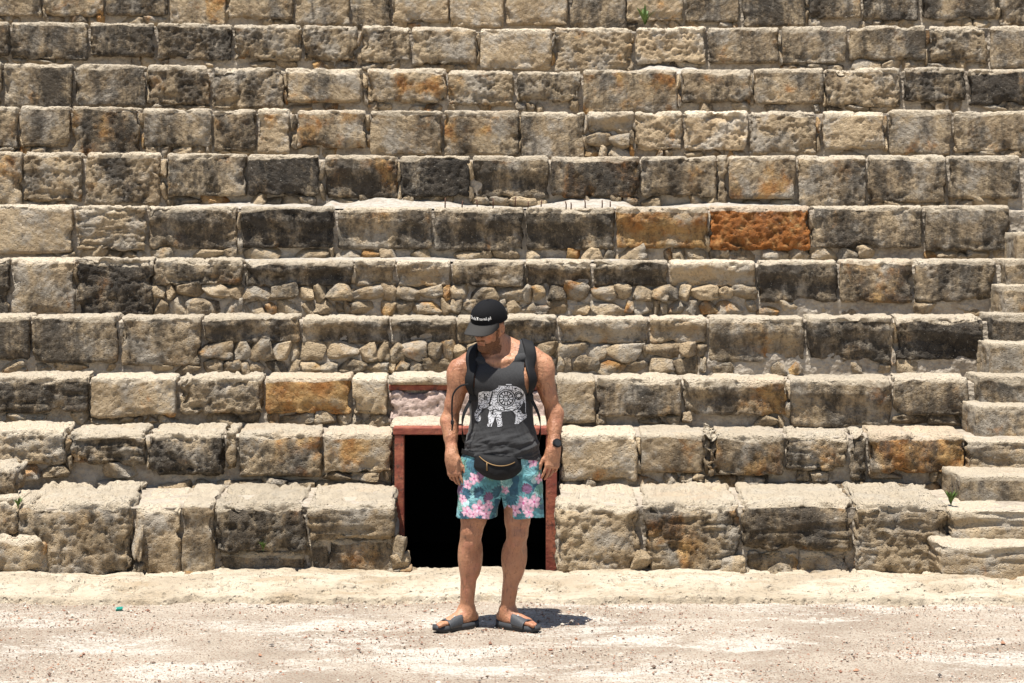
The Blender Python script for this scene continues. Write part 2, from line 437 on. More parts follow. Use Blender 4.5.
TIER_LABEL = {
 'lowest': 'bottom tier of big rounded bleached blocks flanking the red framed doorway at ground level',
 'second': 'second stone tier from the ground, level with the top of the red door frame',
 'third': 'third stone tier from the ground, carrying the thin slab and pink stone over the doorway',
 'fourth': 'fourth stone tier from the ground, behind the man\'s shoulders, one rubble course under its lip',
 'fifth': 'fifth stone tier from the ground, just above the man\'s cap, two ochre rubble courses',
 'sixth': 'sixth stone tier from the ground, dark blocks with the one bright rust orange block',
 'seventh': 'seventh stone tier from the ground, black blocks above a white mortar ledge with iron pins',
 'eighth': 'eighth stone tier from the ground, tan tooled blocks with wedge stones between them',
 'ninth': 'ninth stone tier from the ground, grey eroded blocks with holes and rubble below',
 'tenth': 'tenth stone tier from the ground, second from the top edge, with one smooth square block',
 'topmost': 'topmost visible stone tier, cut off by the upper edge of the photo',
}
def sheet_grid(A, B):
    na, nb = len(A), len(B)
    a, b = np.meshgrid(A, B, indexing='ij')
    i = np.arange(na-1)[:, None]*nb+np.arange(nb-1)[None]
    return a.ravel(), b.ravel(), np.stack([i, i+nb, i+nb+1, i+1], -1).reshape(-1, 4)

tier_obj = {}
ZT = [zat(t[2][1], t[1]) for t in TIERS]
def ztop_at(k, px):
    Y0 = TIERS[k][1]; X = px2x(px, Y0)
    return zat(lerp3(TIERS[k][2], px), yrow(Y0, X))
GAP_X = (px2x(395, 13.45), px2x(557, 13.45))      # the doorway cut through the two lowest tiers

def core(k, parent):
    """mortar and earth behind and under the blocks: riser and tread as one sheet, cut where the doorway is."""
    Y0 = TIERS[k][1]; half = 6.2*Y0/18.+2.0
    zt = ZT[k]-.03; zb = (ZT[k-1] if k else 0.)-.08
    Yn = TIERS[k+1][1] if k+1 < len(TIERS) else Y0+1.2
    s = np.concatenate([np.arange(0, zt-zb, .03), zt-zb+np.array([0, .03, .06, .1, .16, .24, .34, .46, .6, .75, .95, 1.2, 1.4])])
    s = s[s < zt-zb+Yn-Y0+.12]
    spans = [(-half, half)] if k > 1 else [(-half, GAP_X[0]-.02), (GAP_X[1]+.02, half)]
    VV, FF, n = [], [], 0
    for a, b in spans:
        u, v, q = sheet_grid(np.arange(a, b+.03, .035), s)
        up = np.minimum(v, zt-zb); back = np.maximum(v-(zt-zb), 0)
        px = np.clip(CX+u/Y0*F, 0, 1024)
        dz = np.array([lerp3(TIERS[k][2], p_)-TIERS[k][2][1] for p_ in px[::len(s)]]).repeat(len(s))
        y = yrow(Y0, u)+(.09 if k not in (3, 4) else .09-.035*sstep(.62, .40, up/(zt-zb)))+back; z = zb+up-(dz*Y0/F)*(up/(zt-zb))*.0
        P = np.stack([u, y, z], 1)
        nn = fbm(P*7, 4)
        y = y-.03*nn*(back <= 0)-.02*np.abs(fbm(P*19+4, 2))*(back <= 0); z = z+.012*nn*(back > 0)
        VV.append(np.stack([u, y, z], 1)); FF.append(q+n); n += len(u)
    link('mortar_bed', mesh_np('mortar_bed', np.concatenate(VV), np.concatenate(FF), MAT_MORTAR), parent)

for k, (key, Y0, yt, depth, blocks) in enumerate(TIERS):
    T = thing('stone_seating_tier', TIER_LABEL[key], 'stone tier', (0, 0, 0), 0, 'curved stone seating tiers')
    tier_obj[key] = T
    core(k, T)
    rr = random.Random(100+k)
    if blocks:                                       # the courses run on past the frame
        x0 = blocks[0][0]; blocks = [(x0-170, x0-88, 'te'), (x0-86, x0-2, 'e')]+blocks
        if k >= 7: blocks = blocks+[(blocks[-1][1]+2, blocks[-1][1]+84, 'e')]
    for (x0, x1, opts) in blocks:
        xm = (x0+x1)/2
        X = px2x(xm, Y0); Y = yrow(Y0, X)
        zt = ztop_at(k, xm)+rr.uniform(-.008, .008)
        zl = ztop_at(k-1, xm)                       # tread of the tier below
        Yl = TIERS[k-1][1]
        zvis = EYE+(zl-EYE)*Y0/Yl if zl > EYE else zl
        if 'h' in opts: zb = zt-.50*(zt-zvis)
        elif 'm' in opts: zb = zvis+(zt-zvis)*rr.uniform(.15, .22)
        else: zb = zvis+rr.choice([-.03, .0, .03, .05, .06])
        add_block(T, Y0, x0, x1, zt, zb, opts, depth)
        lo = zvis-.02
        if 'h' in opts:
            fill_rubble(T, Y0, x0, x1, lo, zb+.005, .008, 1000+k*50+int(x0), .06, .27, .105)
        elif zb-lo > .04:
            fill_rubble(T, Y0, x0+2, x1-2, lo, zb+.01,   .035, 2000+k*50+int(x0), .07, .30, .09, keep=.72)
    # narrow wedge stones in the wider joints
    for (a, b) in zip(blocks[:-1], blocks[1:]):
        g = (b[0]-a[1])
        if 2.5 <= g < 20 or (g < 2.5 and rr.random() < .22):
            xj = (a[1]+b[0])/2; X = px2x(xj, Y0); zt = ztop_at(k, xj); zl = max(ztop_at(k-1, xj), EYE+(ztop_at(k-1, xj)-EYE)*Y0/TIERS[k-1][1]) if k else 0
            w = max(.05, g/F*Y0*1.1)
            for q in range(2):
                add_rubble(T, X, yrow(Y0, X)+.085, zl+(zt-zl)*(.28+.42*q), w, .14, (zt-zl)*.4, rr)

# ---- lowest tier: big blocks, some in two courses
T = tier_obj['lowest']; Y0 = 12.55
def low(x0, x1, y0, y1, opts, dy=0., depth=1.0):
    Yf = Y0+dy
    return add_block(T, Y0, x0, x1, zat(y0+2, Yf), zat(y1, Yf)-.03, opts, depth, dy=dy)
low(19, 134, 497, 571, 'Vre', -.03)
low(134, 181, 503, 571, 'Vel', .02)
low(181, 214, 500, 572, 'vt', .0)
low(214, 306, 500, 549, 'Vrd', .0)
low(306, 395, 501, 536, 'vs', .0)
low(216, 304, 548, 571, 've', .05)
low(300, 330, 536, 571, 've', .07)
low(328, 397, 534, 571, 'vto', .04)
low(-90, 12, 505, 571, 'Vr', .02)
low(556, 641.5, 502, 571, 'Vrl', .0)
low(642, 741, 500, 571, 'VrsO'.replace('O', 'o'), .0)
low(741.5, 854, 498, 546, 'Vsd', .0)
low(748, 800, 545, 574, 'vro', .06)
low(798, 851, 545, 574, 've', .05)
low(854, 948, 498, 575, 'Vrs', -.03)
rr = random.Random(77)
for (px, py, w, h) in [(190,571,.1,.05),(399,549,.10,.17),(402,563,.15,.13),(395,572,.12,.06),(409,571,.09,.05),(402,570,.12,.08),(641,560,.16,.16),(735,565,.2,.14),(650,572,.12,.05),(700,573,.15,.05),(600,573,.12,.04),(780,570,.18,.1),(820,573,.14,.06),(868,574,.14,.06),(920,575,.16,.06),(136,540,.07,.28),(139,566,.08,.1),(744,572,.12,.07)]:
    X = px2x(px, Y0); add_rubble(T, X, yrow(Y0, X)+.04, zat(py, Y0), w, .18, h, rr)
# rubble course under the second tier, right of the doorway and a little at the left
T2 = tier_obj['second']
fill_rubble(T2, 13.55, 562, 770, zat(496, 13.5)-.03, zat(478, 13.55)+.01, .03, 31, .10, .26, .11)
fill_rubble(T2, 13.55, 770, 960, zat(492, 13.5)-.03, zat(484, 13.55)+.01, .03, 32, .10, .26, .09)
fill_rubble(T2, 13.55, 100, 390, zat(489, 13.5)-.03, zat(482, 13.55)+.01, .02, 33, .12, .3, .09, keep=.8)

# ---- stones above the doorway (third tier)
T3 = tier_obj['third']
def pink_stone():
    t = NT('pink_rubble_stone'); p = t.pos(); n = t.noise(p, 9, 8, .7)
    t.bs('Base Color', t.mix(t.ramp(n, .36, .64), (.60, .47, .41), (.42, .31, .265))); t.bs('Roughness', .95); t.bs('Normal', t.bump(t.noise(p, 24, 8, .7), .03)); return t.m
PINK = pink_stone()
def px_block(par, Yf, x0, x1, y0, y1, opts, depth, note=None, name='stone_block'):
    X0, X1 = (x0-CX)/F*Yf, (x1-CX)/F*Yf; p = params(opts); me = block_mesh(name, X1-X0, (y1-y0)*Yf/F, depth, p, nxt())
    o = link(name, me, par, ((X0+X1)/2, Yf, zat(y0, Yf)))
    for q in ('stain', 'warm', 'tone', 'tool'): o[q] = float(p[q])
    if note: o['label'] = note
    return o
o = px_block(T3, 14.21, 389, 556, 376, 385, 'tl', .5, 'thin pale slab over the doorway', 'lintel_slab')
for (a, b) in ((389, 446), (447, 502), (503, 556)):
    o = px_block(T3, 14.222, a, b, 391, 428, 'rk', .4, 'rough pinkish stone set over the doorway'); o.data.materials[0] = PINK
# threshold of tread above the door opening
px_block(T2, 13.59, 390, 562, 424, 428.4, 'tl', .75, 'thin slab resting on the door frame', 'lintel_slab')

# ------------------------------------------------------------------ doorway
def rust_paint():
    t = NT('rusty_red_paint'); p = t.objco()
    c = t.mix(t.ramp(t.noise(p, 6, 7, .65), .40, .62), (.20, .042, .024), (.36, .115, .06))
    c = t.mix(t.ramp(t.noise(p, 22, 7, .7), .52, .64, 0, .85), c, (.085, .036, .024))
    t.bs('Base Color', c); t.bs('Roughness', .6); t.bs('Normal', t.bump(t.noise(p, 45, 6, .7), .006))
    return t.m
MAT_RUST = rust_paint()
MAT_BLACK = simple('shade_black_lining', (.012, .012, .012), .95)  # near-black colour paints in the darkness of the roofed passage
def bar(par, name, x0, x1, y0, y1, z0, z1, mat, bev=.006):
    V, Fq = lattice(np.array([x0, x0+bev, x1-bev, x1]), np.array([y0, y0+bev, y1-bev, y1]), np.array([z0, z0+bev, z1-bev, z1]), True)
    c = np.array([(x0+x1)/2, (y0+y1)/2, (z0+z1)/2]); h = np.array([(x1-x0)/2, (y1-y0)/2, (z1-z0)/2])
    D = V-c; q = np.clip(D, -(h-bev), h-bev); o = D-q; L = np.maximum(np.linalg.norm(o, axis=1), 1e-9)
    V = c+q+o/L[:, None]*np.minimum(L, bev)[:, None]
    return link(name, mesh_np(name, V, Fq, mat, False), par)
DY = 13.45
D = thing('doorway', 'low dark doorway in a rusty red metal frame behind the man', 'doorway', (0, 0, 0))
xa, xb, xc, xd = [(p-CX)/F*DY for p in (394.5, 404, 546, 557)]
zd = zat(427.5, DY); zl = zat(435, DY)
bar(D, 'jamb', xa, xb, DY, DY+.12, -.35, zl, MAT_RUST)
bar(D, 'jamb', xc, xd, DY, DY+.12, -.35, zl, MAT_RUST)
bar(D, 'lintel', xa-.01, xd+.01, DY-.006, DY+.14, zl+.001, zd, MAT_RUST)
bar(D, 'beam', (388.5-CX)/F*14.22, (556-CX)/F*14.22, 14.262, 14.5, zat(391.0, 14.23)+.002, zat(385, 14.23)-.002, MAT_RUST)['label'] = 'dark red steel beam above the doorway stones'
# passage lining: floor steps down, walls, roof and back
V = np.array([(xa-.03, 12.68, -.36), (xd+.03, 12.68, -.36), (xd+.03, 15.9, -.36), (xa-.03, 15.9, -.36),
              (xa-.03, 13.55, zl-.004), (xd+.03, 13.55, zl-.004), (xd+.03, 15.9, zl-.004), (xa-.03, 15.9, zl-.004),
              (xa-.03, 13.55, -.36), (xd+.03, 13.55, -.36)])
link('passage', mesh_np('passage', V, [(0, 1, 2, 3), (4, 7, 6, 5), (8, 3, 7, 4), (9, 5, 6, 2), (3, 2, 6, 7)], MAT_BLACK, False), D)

# ------------------------------------------------------------------ staircase at the right
ST = thing('stone_staircase', 'narrow stone staircase climbing beside the right ends of the tiers', 'staircase', (0, 0, 0))
SY = [12.2, 12.55, 13.05, 13.55, 13.89, 14.23, 14.57, 14.91, 15.25, 15.59, 15.93, 16.27, 15.91, 16.95]
SPY = [546, 511, 476, 441, 406, 376, 343, 314, 285, 259, 232, 206, 180, 155]
SPX = [936, 946, 955, 963, 970, 974, 985, 987, 999, 1000, 1012, 1013, 1021, 1022]
zprev = -.02
for i, (Y, py, px) in enumerate(list(zip(SY, SPY, SPX))[:12]):
    Yv = yrow(Y, px2x(px+6, Y)+.3)-.05; X0 = (px+6-CX)/F*Yv; z = zat(py, Yv); 
    opts = ['sl', 'sl', 'e', 'se', 'te', 'dt', 'e', 'D', 'e', 'd', 'e', 'e', 'e', 'e'][i]
    p = params(opts); p['r'] = .022; p['rough'] = .22; p['chip'] = .15; p['r'] = .014; w = 1.15
    Yb = SY[i+1] if i+1 < len(SY) else Y+.4
    h = z-zprev+.05
    me = block_mesh('step', w, h, Yb-Y+.12, p, nxt())
    o = link('step', me, ST, (X0+w/2, Yv, z), -.01)
    for q in ('stain', 'warm', 'tone', 'tool'): o[q] = float(p[q])
    o['stain'] *= .8
    zprev = z

# ------------------------------------------------------------------ loose boulders at the far left
for (x0, x1, y0, y1, Yf, lab, opts) in [
    (-30, 44, 535, 572, 12.3, 'broad pale boulder on the ground, lowest of the pile at the left edge', 'Bl'),
    (-25, 18, 498, 533, 12.4, 'pale squarish boulder in the middle of the pile at the left edge', 'Bl'),
    (-22, 13, 466, 497, 12.65, 'small rounded boulder on top of the pile at the left edge', 'Br'),
    (16, 32, 500, 534, 12.48, 'narrow upright stone wedged between the boulder pile and the first big block', 'Be')]:
    w = (x1-x0)/F*Yf; h = (y1-y0)/F*Yf+.02; p = params(opts); p['r'] = .11 if w > .15 else .05; p['rx'] = p['r']
    me = block_mesh('boulder', w, h, .45, p, nxt())
    o = link('boulder', me, None, (((x0+x1)/2-CX)/F*Yf, Yf, zat(y0, Yf)), R_.uniform(-.05, .05), label=lab, category='boulder', group='boulders piled at the left edge')
    for q in ('stain', 'warm', 'tone', 'tool'): o[q] = float(p[q])

# ------------------------------------------------------------------ ground and worn kerb
def axis(breaks):
    out = [breaks[0][0]]
    for a, b, s in breaks: out += list(np.linspace(a, b, max(2, int((b-a)/s)+1)))[1:]
    return np.array(out)
gx = axis([(-300, -40, 40), (-40, -5, 2.5), (-5, 5, .045), (5, 40, 2.5), (40, 300, 40)])
gy = axis([(-300, -20, 35), (-20, 8, 2), (8, 13.2, .035)])
u, v, q = sheet_grid(gx, gy)
P = np.stack([u, v, u*0], 1)
near = (np.abs(u) < 5)*(v > 8)
z = near*(.010*fbm(P*1.1, 3)+.006*fbm(P*6, 3)+.004*fbm(P*21, 2))
z = np.where((v > 12.64) & (u > xa-.04) & (u < xd+.04), -.45, z)
z = np.where(v > 12.1, np.minimum(z, -.03), z)
link('ground', mesh_np('ground', np.stack([u, v, z], 1), q, MAT_GROUND), None, kind='structure')
# the ground outside the theatre's near part, behind the tiers
gx2 = np.array([-300, -60, -20, 20, 60, 300.]); gy2 = np.array([13.6, 22, 60, 400.])
# uneven strip of bedrock along the foot of the tiers
kx = np.arange(-4.6, 4.62, .016); ks = np.concatenate([np.arange(0, .10, .007), np.arange(.10, .34, .014), np.arange(.34, 2.1, .035)])
u, v, q = sheet_grid(kx, ks)
P0 = np.stack([u, u*0, u*0], 1)
edge = 11.40+.10*fbm(P0*1.1+4, 3)+.07*fbm(P0*5, 3)+.05*fbm(P0*15+2, 3)
y = edge+v
y = np.minimum(y, np.where((u > xa) & (u < xd), 12.66+.03*fbm(P0*6, 2), 13.45))
P = np.stack([u, y, u*0], 1)
prof = sstep(.0, .028, v)*(.052+.035*fbm(P0*2.1+12, 3))+sstep(.18+.14*fbm(P0*2.2+9, 3), .42+.14*fbm(P0*2.2+9, 3), v)*.028+.012*np.clip((v-.5)/.8, 0, 1)
z = -.012+prof-.075*sstep(.45, 1.12, v)+.010*fbm(P*np.array([1.6, 3.5, 1]), 4)*sstep(0, .2, v)+.010*fbm(P*np.array([7,12,1]), 4)+.004*fbm(P*31, 2)
pit = sstep(.22, .48, fbm(P*np.array([5, 11, 1])+30, 3)); z -= .065*pit*sstep(.06, .16, v)*sstep(1.1, .6, v)
crk = np.abs(fbm(P*np.array([1.3, 2.6, 1])+50, 4)); z -= .045*sstep(.045, .0, crk)*sstep(.06, .2, v)
z = np.maximum(z, -.03)
z = np.where((y > 12.62) & (u > xa) & (u < xd), z-.30*sstep(12.62, 12.67, y), z)
link('stone_kerb', mesh_np('stone_kerb', np.stack([u, y, z], 1), q, MAT_KERB), None, kind='structure')

# loose gravel: thousands of little stones, one object
def gravel():
    base = np.array([(1, 0, 0), (-1, 0, 0), (0, 1, 0), (0, -1, 0), (0, 0, 1), (0, 0, -1)], float)
    fc = np.array([(0, 2, 4), (2, 1, 4), (1, 3, 4), (3, 0, 4), (2, 0, 5), (1, 2, 5), (3, 1, 5), (0, 3, 5)])
    n = 34000; g = np.random.default_rng(8)
    x = g.uniform(-3.6, 3.6, n); y = 8.2+3.3*g.random(n)
    dens = fbm(np.stack([x*.6, y*1.2, x*0], 1)*1.5+3, 3); m = dens+g.normal(0, .25, n) > -.12
    x, y = x[m], y[m]; n = len(x)
    s = np.clip(g.lognormal(-5.78, .42, n), .0018, .013)
    V = base[None]*(1+.35*g.normal(size=(n, 6, 1)))*np.stack([s*g.uniform(.8, 1.5, n), s*g.uniform(.8, 1.5, n), s*g.uniform(.5, .9, n)], 1)[:, None]
    th = g.uniform(0, 6.28, n); c, sn = np.cos(th)[:, None], np.sin(th)[:, None]
    X = V[..., 0]*c-V[..., 1]*sn; Yy = V[..., 0]*sn+V[..., 1]*c
    V = np.stack([X+x[:, None], Yy+y[:, None], V[..., 2]+(s*.35)[:, None]+.004], -1)
    me = mesh_np('gravel', V.reshape(-1, 3), (fc[None]+6*np.arange(n)[:, None, None]).reshape(-1, 3), None, False)
    a = me.color_attributes.new('Col', 'FLOAT_COLOR', 'POINT')
    pal = np.array([(.26, .13, .085), (.34, .26, .20), (.46, .40, .33), (.17, .115, .085), (.55, .50, .43), (.10, .085, .075), (.34, .18, .11)])
    ci = g.choice(7, n, p=[.22, .24, .16, .12, .12, .04, .10]); cc = pal[ci]*g.uniform(.8, 1.2, (n, 1))
    a.data.foreach_set('color', np.repeat(np.concatenate([cc, np.ones((n, 1))], 1), 6, axis=0).astype(np.float32).ravel())
    t = NT('gravel_grains'); t.bs('Base Color', t.attr('Col', False)); t.bs('Roughness', .9)
    me.materials.append(t.m)
    link('gravel', me, None, kind='stuff')
gravel()

# ------------------------------------------------------------------ small things
MAT_LEAF = simple('weed_leaf', (.075, .13, .025), .6, var=.5)
MAT_IRON = simple('rusted_iron', (.085, .04, .025), .85, var=.4)
def weed(x, y, z, h, n, seed, label, mat=MAT_LEAF):
    rr = random.Random(seed); T = thing('weed', label, 'plant', (x, y, z), 0, 'small weeds growing in the joints')
    V, Fc = [], []
    for k in range(n):
        a = rr.uniform(0, 6.28); L = h*rr.uniform(.5, 1.1); lean = rr.uniform(.1, .8); w = h*rr.uniform(.06, .12)
        d = np.array([math.cos(a), math.sin(a), 0]); s = np.array([-d[1], d[0], 0])
        b0 = len(V)
        for j in range(5):
            t = j/4; c = d*lean*L*t**1.5+np.array([0, 0, L*(t-.25*lean*t*t)]); ww = w*(math.sin(math.pi*min(.97, t*.85+.12)))
            V += [c-s*ww, c+np.array([0, 0, -ww*.3]), c+s*ww]
        for j in range(4):
            q = b0+3*j; Fc += [(q, q+1, q+4, q+3), (q+1, q+2, q+5, q+4)]
    link('leaf_tuft', mesh_np('leaf_tuft', V, Fc, mat), T)
    V, Fc = tube([(0, 0, -.01), (.004, 0, h*.3), (.01, .004, h*.55)], [.004, .003, .002], 5); link('stem', mesh_np('stem', V, Fc, mat), T)
def at(px, py, Y): return ((px-CX)/F*Y, Y, zat(py, Y))
weed(*at(18, 507, 12.4), .075, 16, 1, 'green weed beside the boulder pile at the left edge')
weed(*at(263, 549, 12.5), .06, 18, 2, 'low weed in the joint under the honeycombed bottom block')
weed(*at(951, 504, 12.55), .10, 30, 3, 'bushy green weed at the foot of the staircase steps')
weed(*at(96, 17, 19.6), .16, 16, 4, 'green weed near the top left corner under the topmost tier')
weed(*at(645, 24, 19.55), .2, 12, 5, 'tall thin weed between the upper blocks right of the centre')
weed(*at(10, 257, 16.2), .07, 10, 6, 'tiny weed on the sixth tier at the left edge')
# iron pins along the mortar ledge
for px, h in [(445, .10), (462, .075), (477, .085), (493, .095), (515, .11), (528, .07), (541, .08), (566, .07), (571, .06), (585, .09), (602, .08), (610, .07)]:
    Yp = 16.37; x = (px-CX)/F*Yp; zb = ZT[5]-.02
    V, Fc = tube([(0, 0, 0), (.002, .001, h*.6), (R_.uniform(-.008, .008), .0, h)], [.0065, .006, .0055], 6)
    o = link('iron_pin', mesh_np('iron_pin', V, Fc, MAT_IRON), None, (x, Yp-x*x/60, zb), label='short rusty iron pin standing on the white mortar ledge of the sixth tier', category='pin', group='iron pins on the mortar ledge')
# white mortar smear at the foot of the seventh tier
def smear(par, k, px0, px1, note, h0=.11, mat=None):
    Y0 = TIERS[k][1]; X0, X1 = px2x(px0, Y0), px2x(px1, Y0); zl = ZT[k-1]
    zb = EYE+(zl-EYE)*Y0/TIERS[k-1][1]
    u, v, q = sheet_grid(np.arange(X0, X1, .014), np.linspace(0, 1, 14))
    P = np.stack([u, v*.2, u*0], 1); e = np.minimum(u-X0, X1-u)
    top = h0*(.8+1.0*fbm(P*np.array([1.2, 0, 0])+k+.37, 4))*sstep(0, .15, e)+.01
    z = zl-.01+(zb-zl+top)*v; y = yrow(Y0, u)-.30*(1-v)**1.2+.06*v+.03*fbm(np.stack([u, v*.2, z], 1)*11, 4)-.005
    link('mortar_fillet', mesh_np('mortar_fillet', np.stack([u, y, z], 1), q, mat), par, label=note)
def pale_mortar():
    t = NT('white_mortar'); p = t.pos(); n2 = t.noise(p, 20, 8, .7)
    c = t.mix(t.ramp(n2, .4, .62), (.40, .37, .325), (.29, .255, .21)); c = t.mix(t.ramp(t.noise(p, 8, 6, .6), .58, .68, 0, .6), c, (.33, .25, .18))
    t.bs('Base Color', c); t.bs('Roughness', .95); t.bs('Normal', t.bump(n2, .02)); return t.m
MAT_WHITE = pale_mortar()
smear(tier_obj['seventh'], 6, 318, 640, 'white mortar ledge', .10, MAT_WHITE)
smear(tier_obj['seventh'], 6, 640, 810, 'white mortar ledge', .05, MAT_WHITE)
smear(tier_obj['seventh'], 6, 168, 320, 'white mortar ledge', .05, MAT_WHITE)
smear(tier_obj['tenth'], 9, 636, 704, 'cream mortar patch', .14, MAT_WHITE)
smear(tier_obj['sixth'], 5, 150, 640, 'white mortar ledge', .03, MAT_WHITE)
# bottle shard / green litter
V, Fc = [], []
me = POOL[3].copy(); me.materials.clear(); me.materials.append(simple('green_glass', (.02, .22, .17), .2))
o = link('glass_shard', me, None, at(119, 611, 11.2)[:2]+(.012,), .4, label='little green glass shard lying on the gravel at the left', category='shard'); o.scale = (.045, .03, .025)
# ------------------------------------------------------------------ implicit bodies: primitives blended, then meshed by surface nets
def V3(*a): return np.array(a, float)
class Cap:                       # tapered capsule
    def __init__(s, a, b, ra, rb, k=.02, sq=None):
        s.a, s.b, s.ra, s.rb, s.k = V3(*a), V3(*b), ra, rb, k
        r = max(ra, rb); s.lo = np.minimum(s.a, s.b)-r; s.hi = np.maximum(s.a, s.b)+r
    def d(s, P):
        ab = s.b-s.a; t = np.clip(((P-s.a)@ab)/max(ab@ab, 1e-9), 0, 1)
        return np.linalg.norm(P-s.a-t[:, None]*ab, axis=1)-(s.ra+(s.rb-s.ra)*t)
class Ell:                       # ellipsoid, optionally in a rotated frame (rows of M are its axes)
    def __init__(s, c, r, M=None, k=.02):
        s.c, s.r, s.k = V3(*c), V3(*r), k; s.M = np.eye(3) if M is None else np.array(M)
        e = np.sqrt(((s.M*s.r[:, None])**2).sum(0)); s.lo, s.hi = s.c-e, s.c+e
    def d(s, P):
        q = (P-s.c)@s.M.T; k0 = np.linalg.norm(q/s.r, axis=1); k1 = np.linalg.norm(q/s.r**2, axis=1)
        return np.where(k1 > 1e-6, k0*(k0-1)/np.maximum(k1, 1e-6), -s.r.min())
class Box:                       # rounded box in a frame
    def __init__(s, c, h, rr, M=None, k=.01):
        s.c, s.h, s.rr, s.k = V3(*c), V3(*h), rr, k; s.M = np.eye(3) if M is None else np.array(M)
        e = (np.abs(s.M)*s.h[:, None]).sum(0); s.lo, s.hi = s.c-e, s.c+e
    def d(s, P):
        q = np.abs((P-s.c)@s.M.T)-(s.h-s.rr)
        return np.linalg.norm(np.maximum(q, 0), axis=1)+np.minimum(q.max(1), 0)-s.rr
class Cut:                       # smooth subtraction
    def __init__(s, p, k=.01): s.p, s.k, s.lo, s.hi = p, k, p.lo, p.hi
def smin(a, b, k):
    h = np.maximum(k-np.abs(a-b), 0)/k; return np.minimum(a, b)-h*h*k*.25
def sdf(prims, P):
    D = np.full(len(P), 1e3)
    for p in prims:
        if isinstance(p, Cut): D = -smin(-D, p.p.d(P), p.k)
        else: D = smin(D, p.d(P), p.k)
    return D
def surface(prims, h, extra=None):
    lo = np.min([p.lo for p in prims if not isinstance(p, Cut)], 0)-4*h; hi = np.max([p.hi for p in prims if not isinstance(p, Cut)], 0)+4*h
    n = np.ceil((hi-lo)/h).astype(int)+1
    D = np.full(n, .05, np.float32)
    ax = [lo[i]+h*np.arange(n[i]) for i in range(3)]
    for p in prims:
        m = p.k+3.5*h+.004
        a = np.clip(np.floor((p.lo-m-lo)/h).astype(int), 0, n-1); b = np.clip(np.ceil((p.hi+m-lo)/h).astype(int)+1, 1, n)
        sl = tuple(slice(a[i], b[i]) for i in range(3))
        G = np.stack(np.meshgrid(*[ax[i][a[i]:b[i]] for i in range(3)], indexing='ij'), -1).reshape(-1, 3)
        sub = D[sl].reshape(-1).astype(float)
        if isinstance(p, Cut): r = -smin(-sub, p.p.d(G), p.k)
        else: r = smin(sub, p.d(G), p.k)
        D[sl] = r.reshape(D[sl].shape)
    return nets(D, lo, h)
def nets(D, lo, h):
    ins = D < 0; n = D.shape
    c = np.zeros((n[0]-1, n[1]-1, n[2]-1), np.int8)
    for i in (0, 1):
        for j in (0, 1):
            for k in (0, 1): c += ins[i:n[0]-1+i, j:n[1]-1+j, k:n[2]-1+k]
    act = (c > 0) & (c < 8); idx = np.full(act.shape, -1, np.int64); C = np.argwhere(act); idx[act] = np.arange(len(C))
    acc = np.zeros((len(C), 3)); cnt = np.zeros(len(C))
    corners = [(i, j, k) for i in (0, 1) for j in (0, 1) for k in (0, 1)]
    val = {q: D[C[:, 0]+q[0], C[:, 1]+q[1], C[:, 2]+q[2]].astype(float) for q in corners}
    for a in corners:
        for axn in range(3):
            if a[axn]: continue
            b = list(a); b[axn] = 1; b = tuple(b); va, vb = val[a], val[b]; m = (va < 0) != (vb < 0)
            t = va/np.where(m, va-vb, 1); q = np.array(a, float)[None].repeat(len(C), 0); q[:, axn] += t
            acc[m] += q[m]; cnt[m] += 1
    V = lo+h*(C+acc/cnt[:, None])
    FF = []
    for axn in range(3):
        sl0 = [slice(1, -1)]*3; sl0[axn] = slice(0, n[axn]-1); sl1 = list(sl0); sl1[axn] = slice(1, n[axn])
        a, b = ins[tuple(sl0)], ins[tuple(sl1)]; E = np.argwhere(a != b); s = a[a != b]
        off = np.ones(3, int); off[axn] = 0; E = E+off
        u, v = (axn+1) % 3, (axn+2) % 3
        def cell(du, dv):
            q = E.copy(); q[:, u] -= du; q[:, v] -= dv; return idx[q[:, 0], q[:, 1], q[:, 2]]
        f = np.stack([cell(1, 1), cell(0, 1), cell(0, 0), cell(1, 0)], 1)
        f[~s] = f[~s][:, ::-1]; FF.append(f)
    return V, np.concatenate(FF)
def relax(V, Fq, it=2, lam=.5):
    e = np.concatenate([Fq[:, [i, (i+1) % 4]] for i in range(4)]); 
    for _ in range(it):
        acc = np.zeros_like(V); c = np.zeros(len(V))
        for a in (0, 1):
            for ax_ in range(3): acc[:, ax_] += np.bincount(e[:, a], V[e[:, 1-a], ax_], len(V))
            c += np.bincount(e[:, a], minlength=len(V))
        V = V+lam*(acc/np.maximum(c, 1)[:, None]-V)
    return V
def keep_faces(V, Fq, mask):
    f = Fq[mask[Fq].all(1)]; u, inv = np.unique(f, return_inverse=True); return V[u], inv.reshape(f.shape), u
def shell(V, Fq, th):
    """gives an open cloth sheet a thickness (inward)."""
    N = vnormals(V, Fq); n = len(V); e = np.concatenate([Fq[:, [i, (i+1) % 4]] for i in range(4)])
    key = e[:, 0]*n+e[:, 1]; rev = e[:, 1]*n+e[:, 0]; bd = e[~np.isin(key, rev)]
    rim = np.stack([bd[:, 1], bd[:, 0], bd[:, 0]+n, bd[:, 1]+n], 1)
    return np.concatenate([V, V-N*th]), np.concatenate([Fq, Fq[:, ::-1]+n, rim])
def vnormals(V, Fq):
    fn = np.cross(V[Fq[:, 2]]-V[Fq[:, 0]], V[Fq[:, 3]]-V[Fq[:, 1]]); N = np.zeros_like(V)
    for i in range(4):
        for a in range(3): N[:, a] += np.bincount(Fq[:, i], fn[:, a], len(V))
    return N/np.maximum(np.linalg.norm(N, axis=1), 1e-12)[:, None]
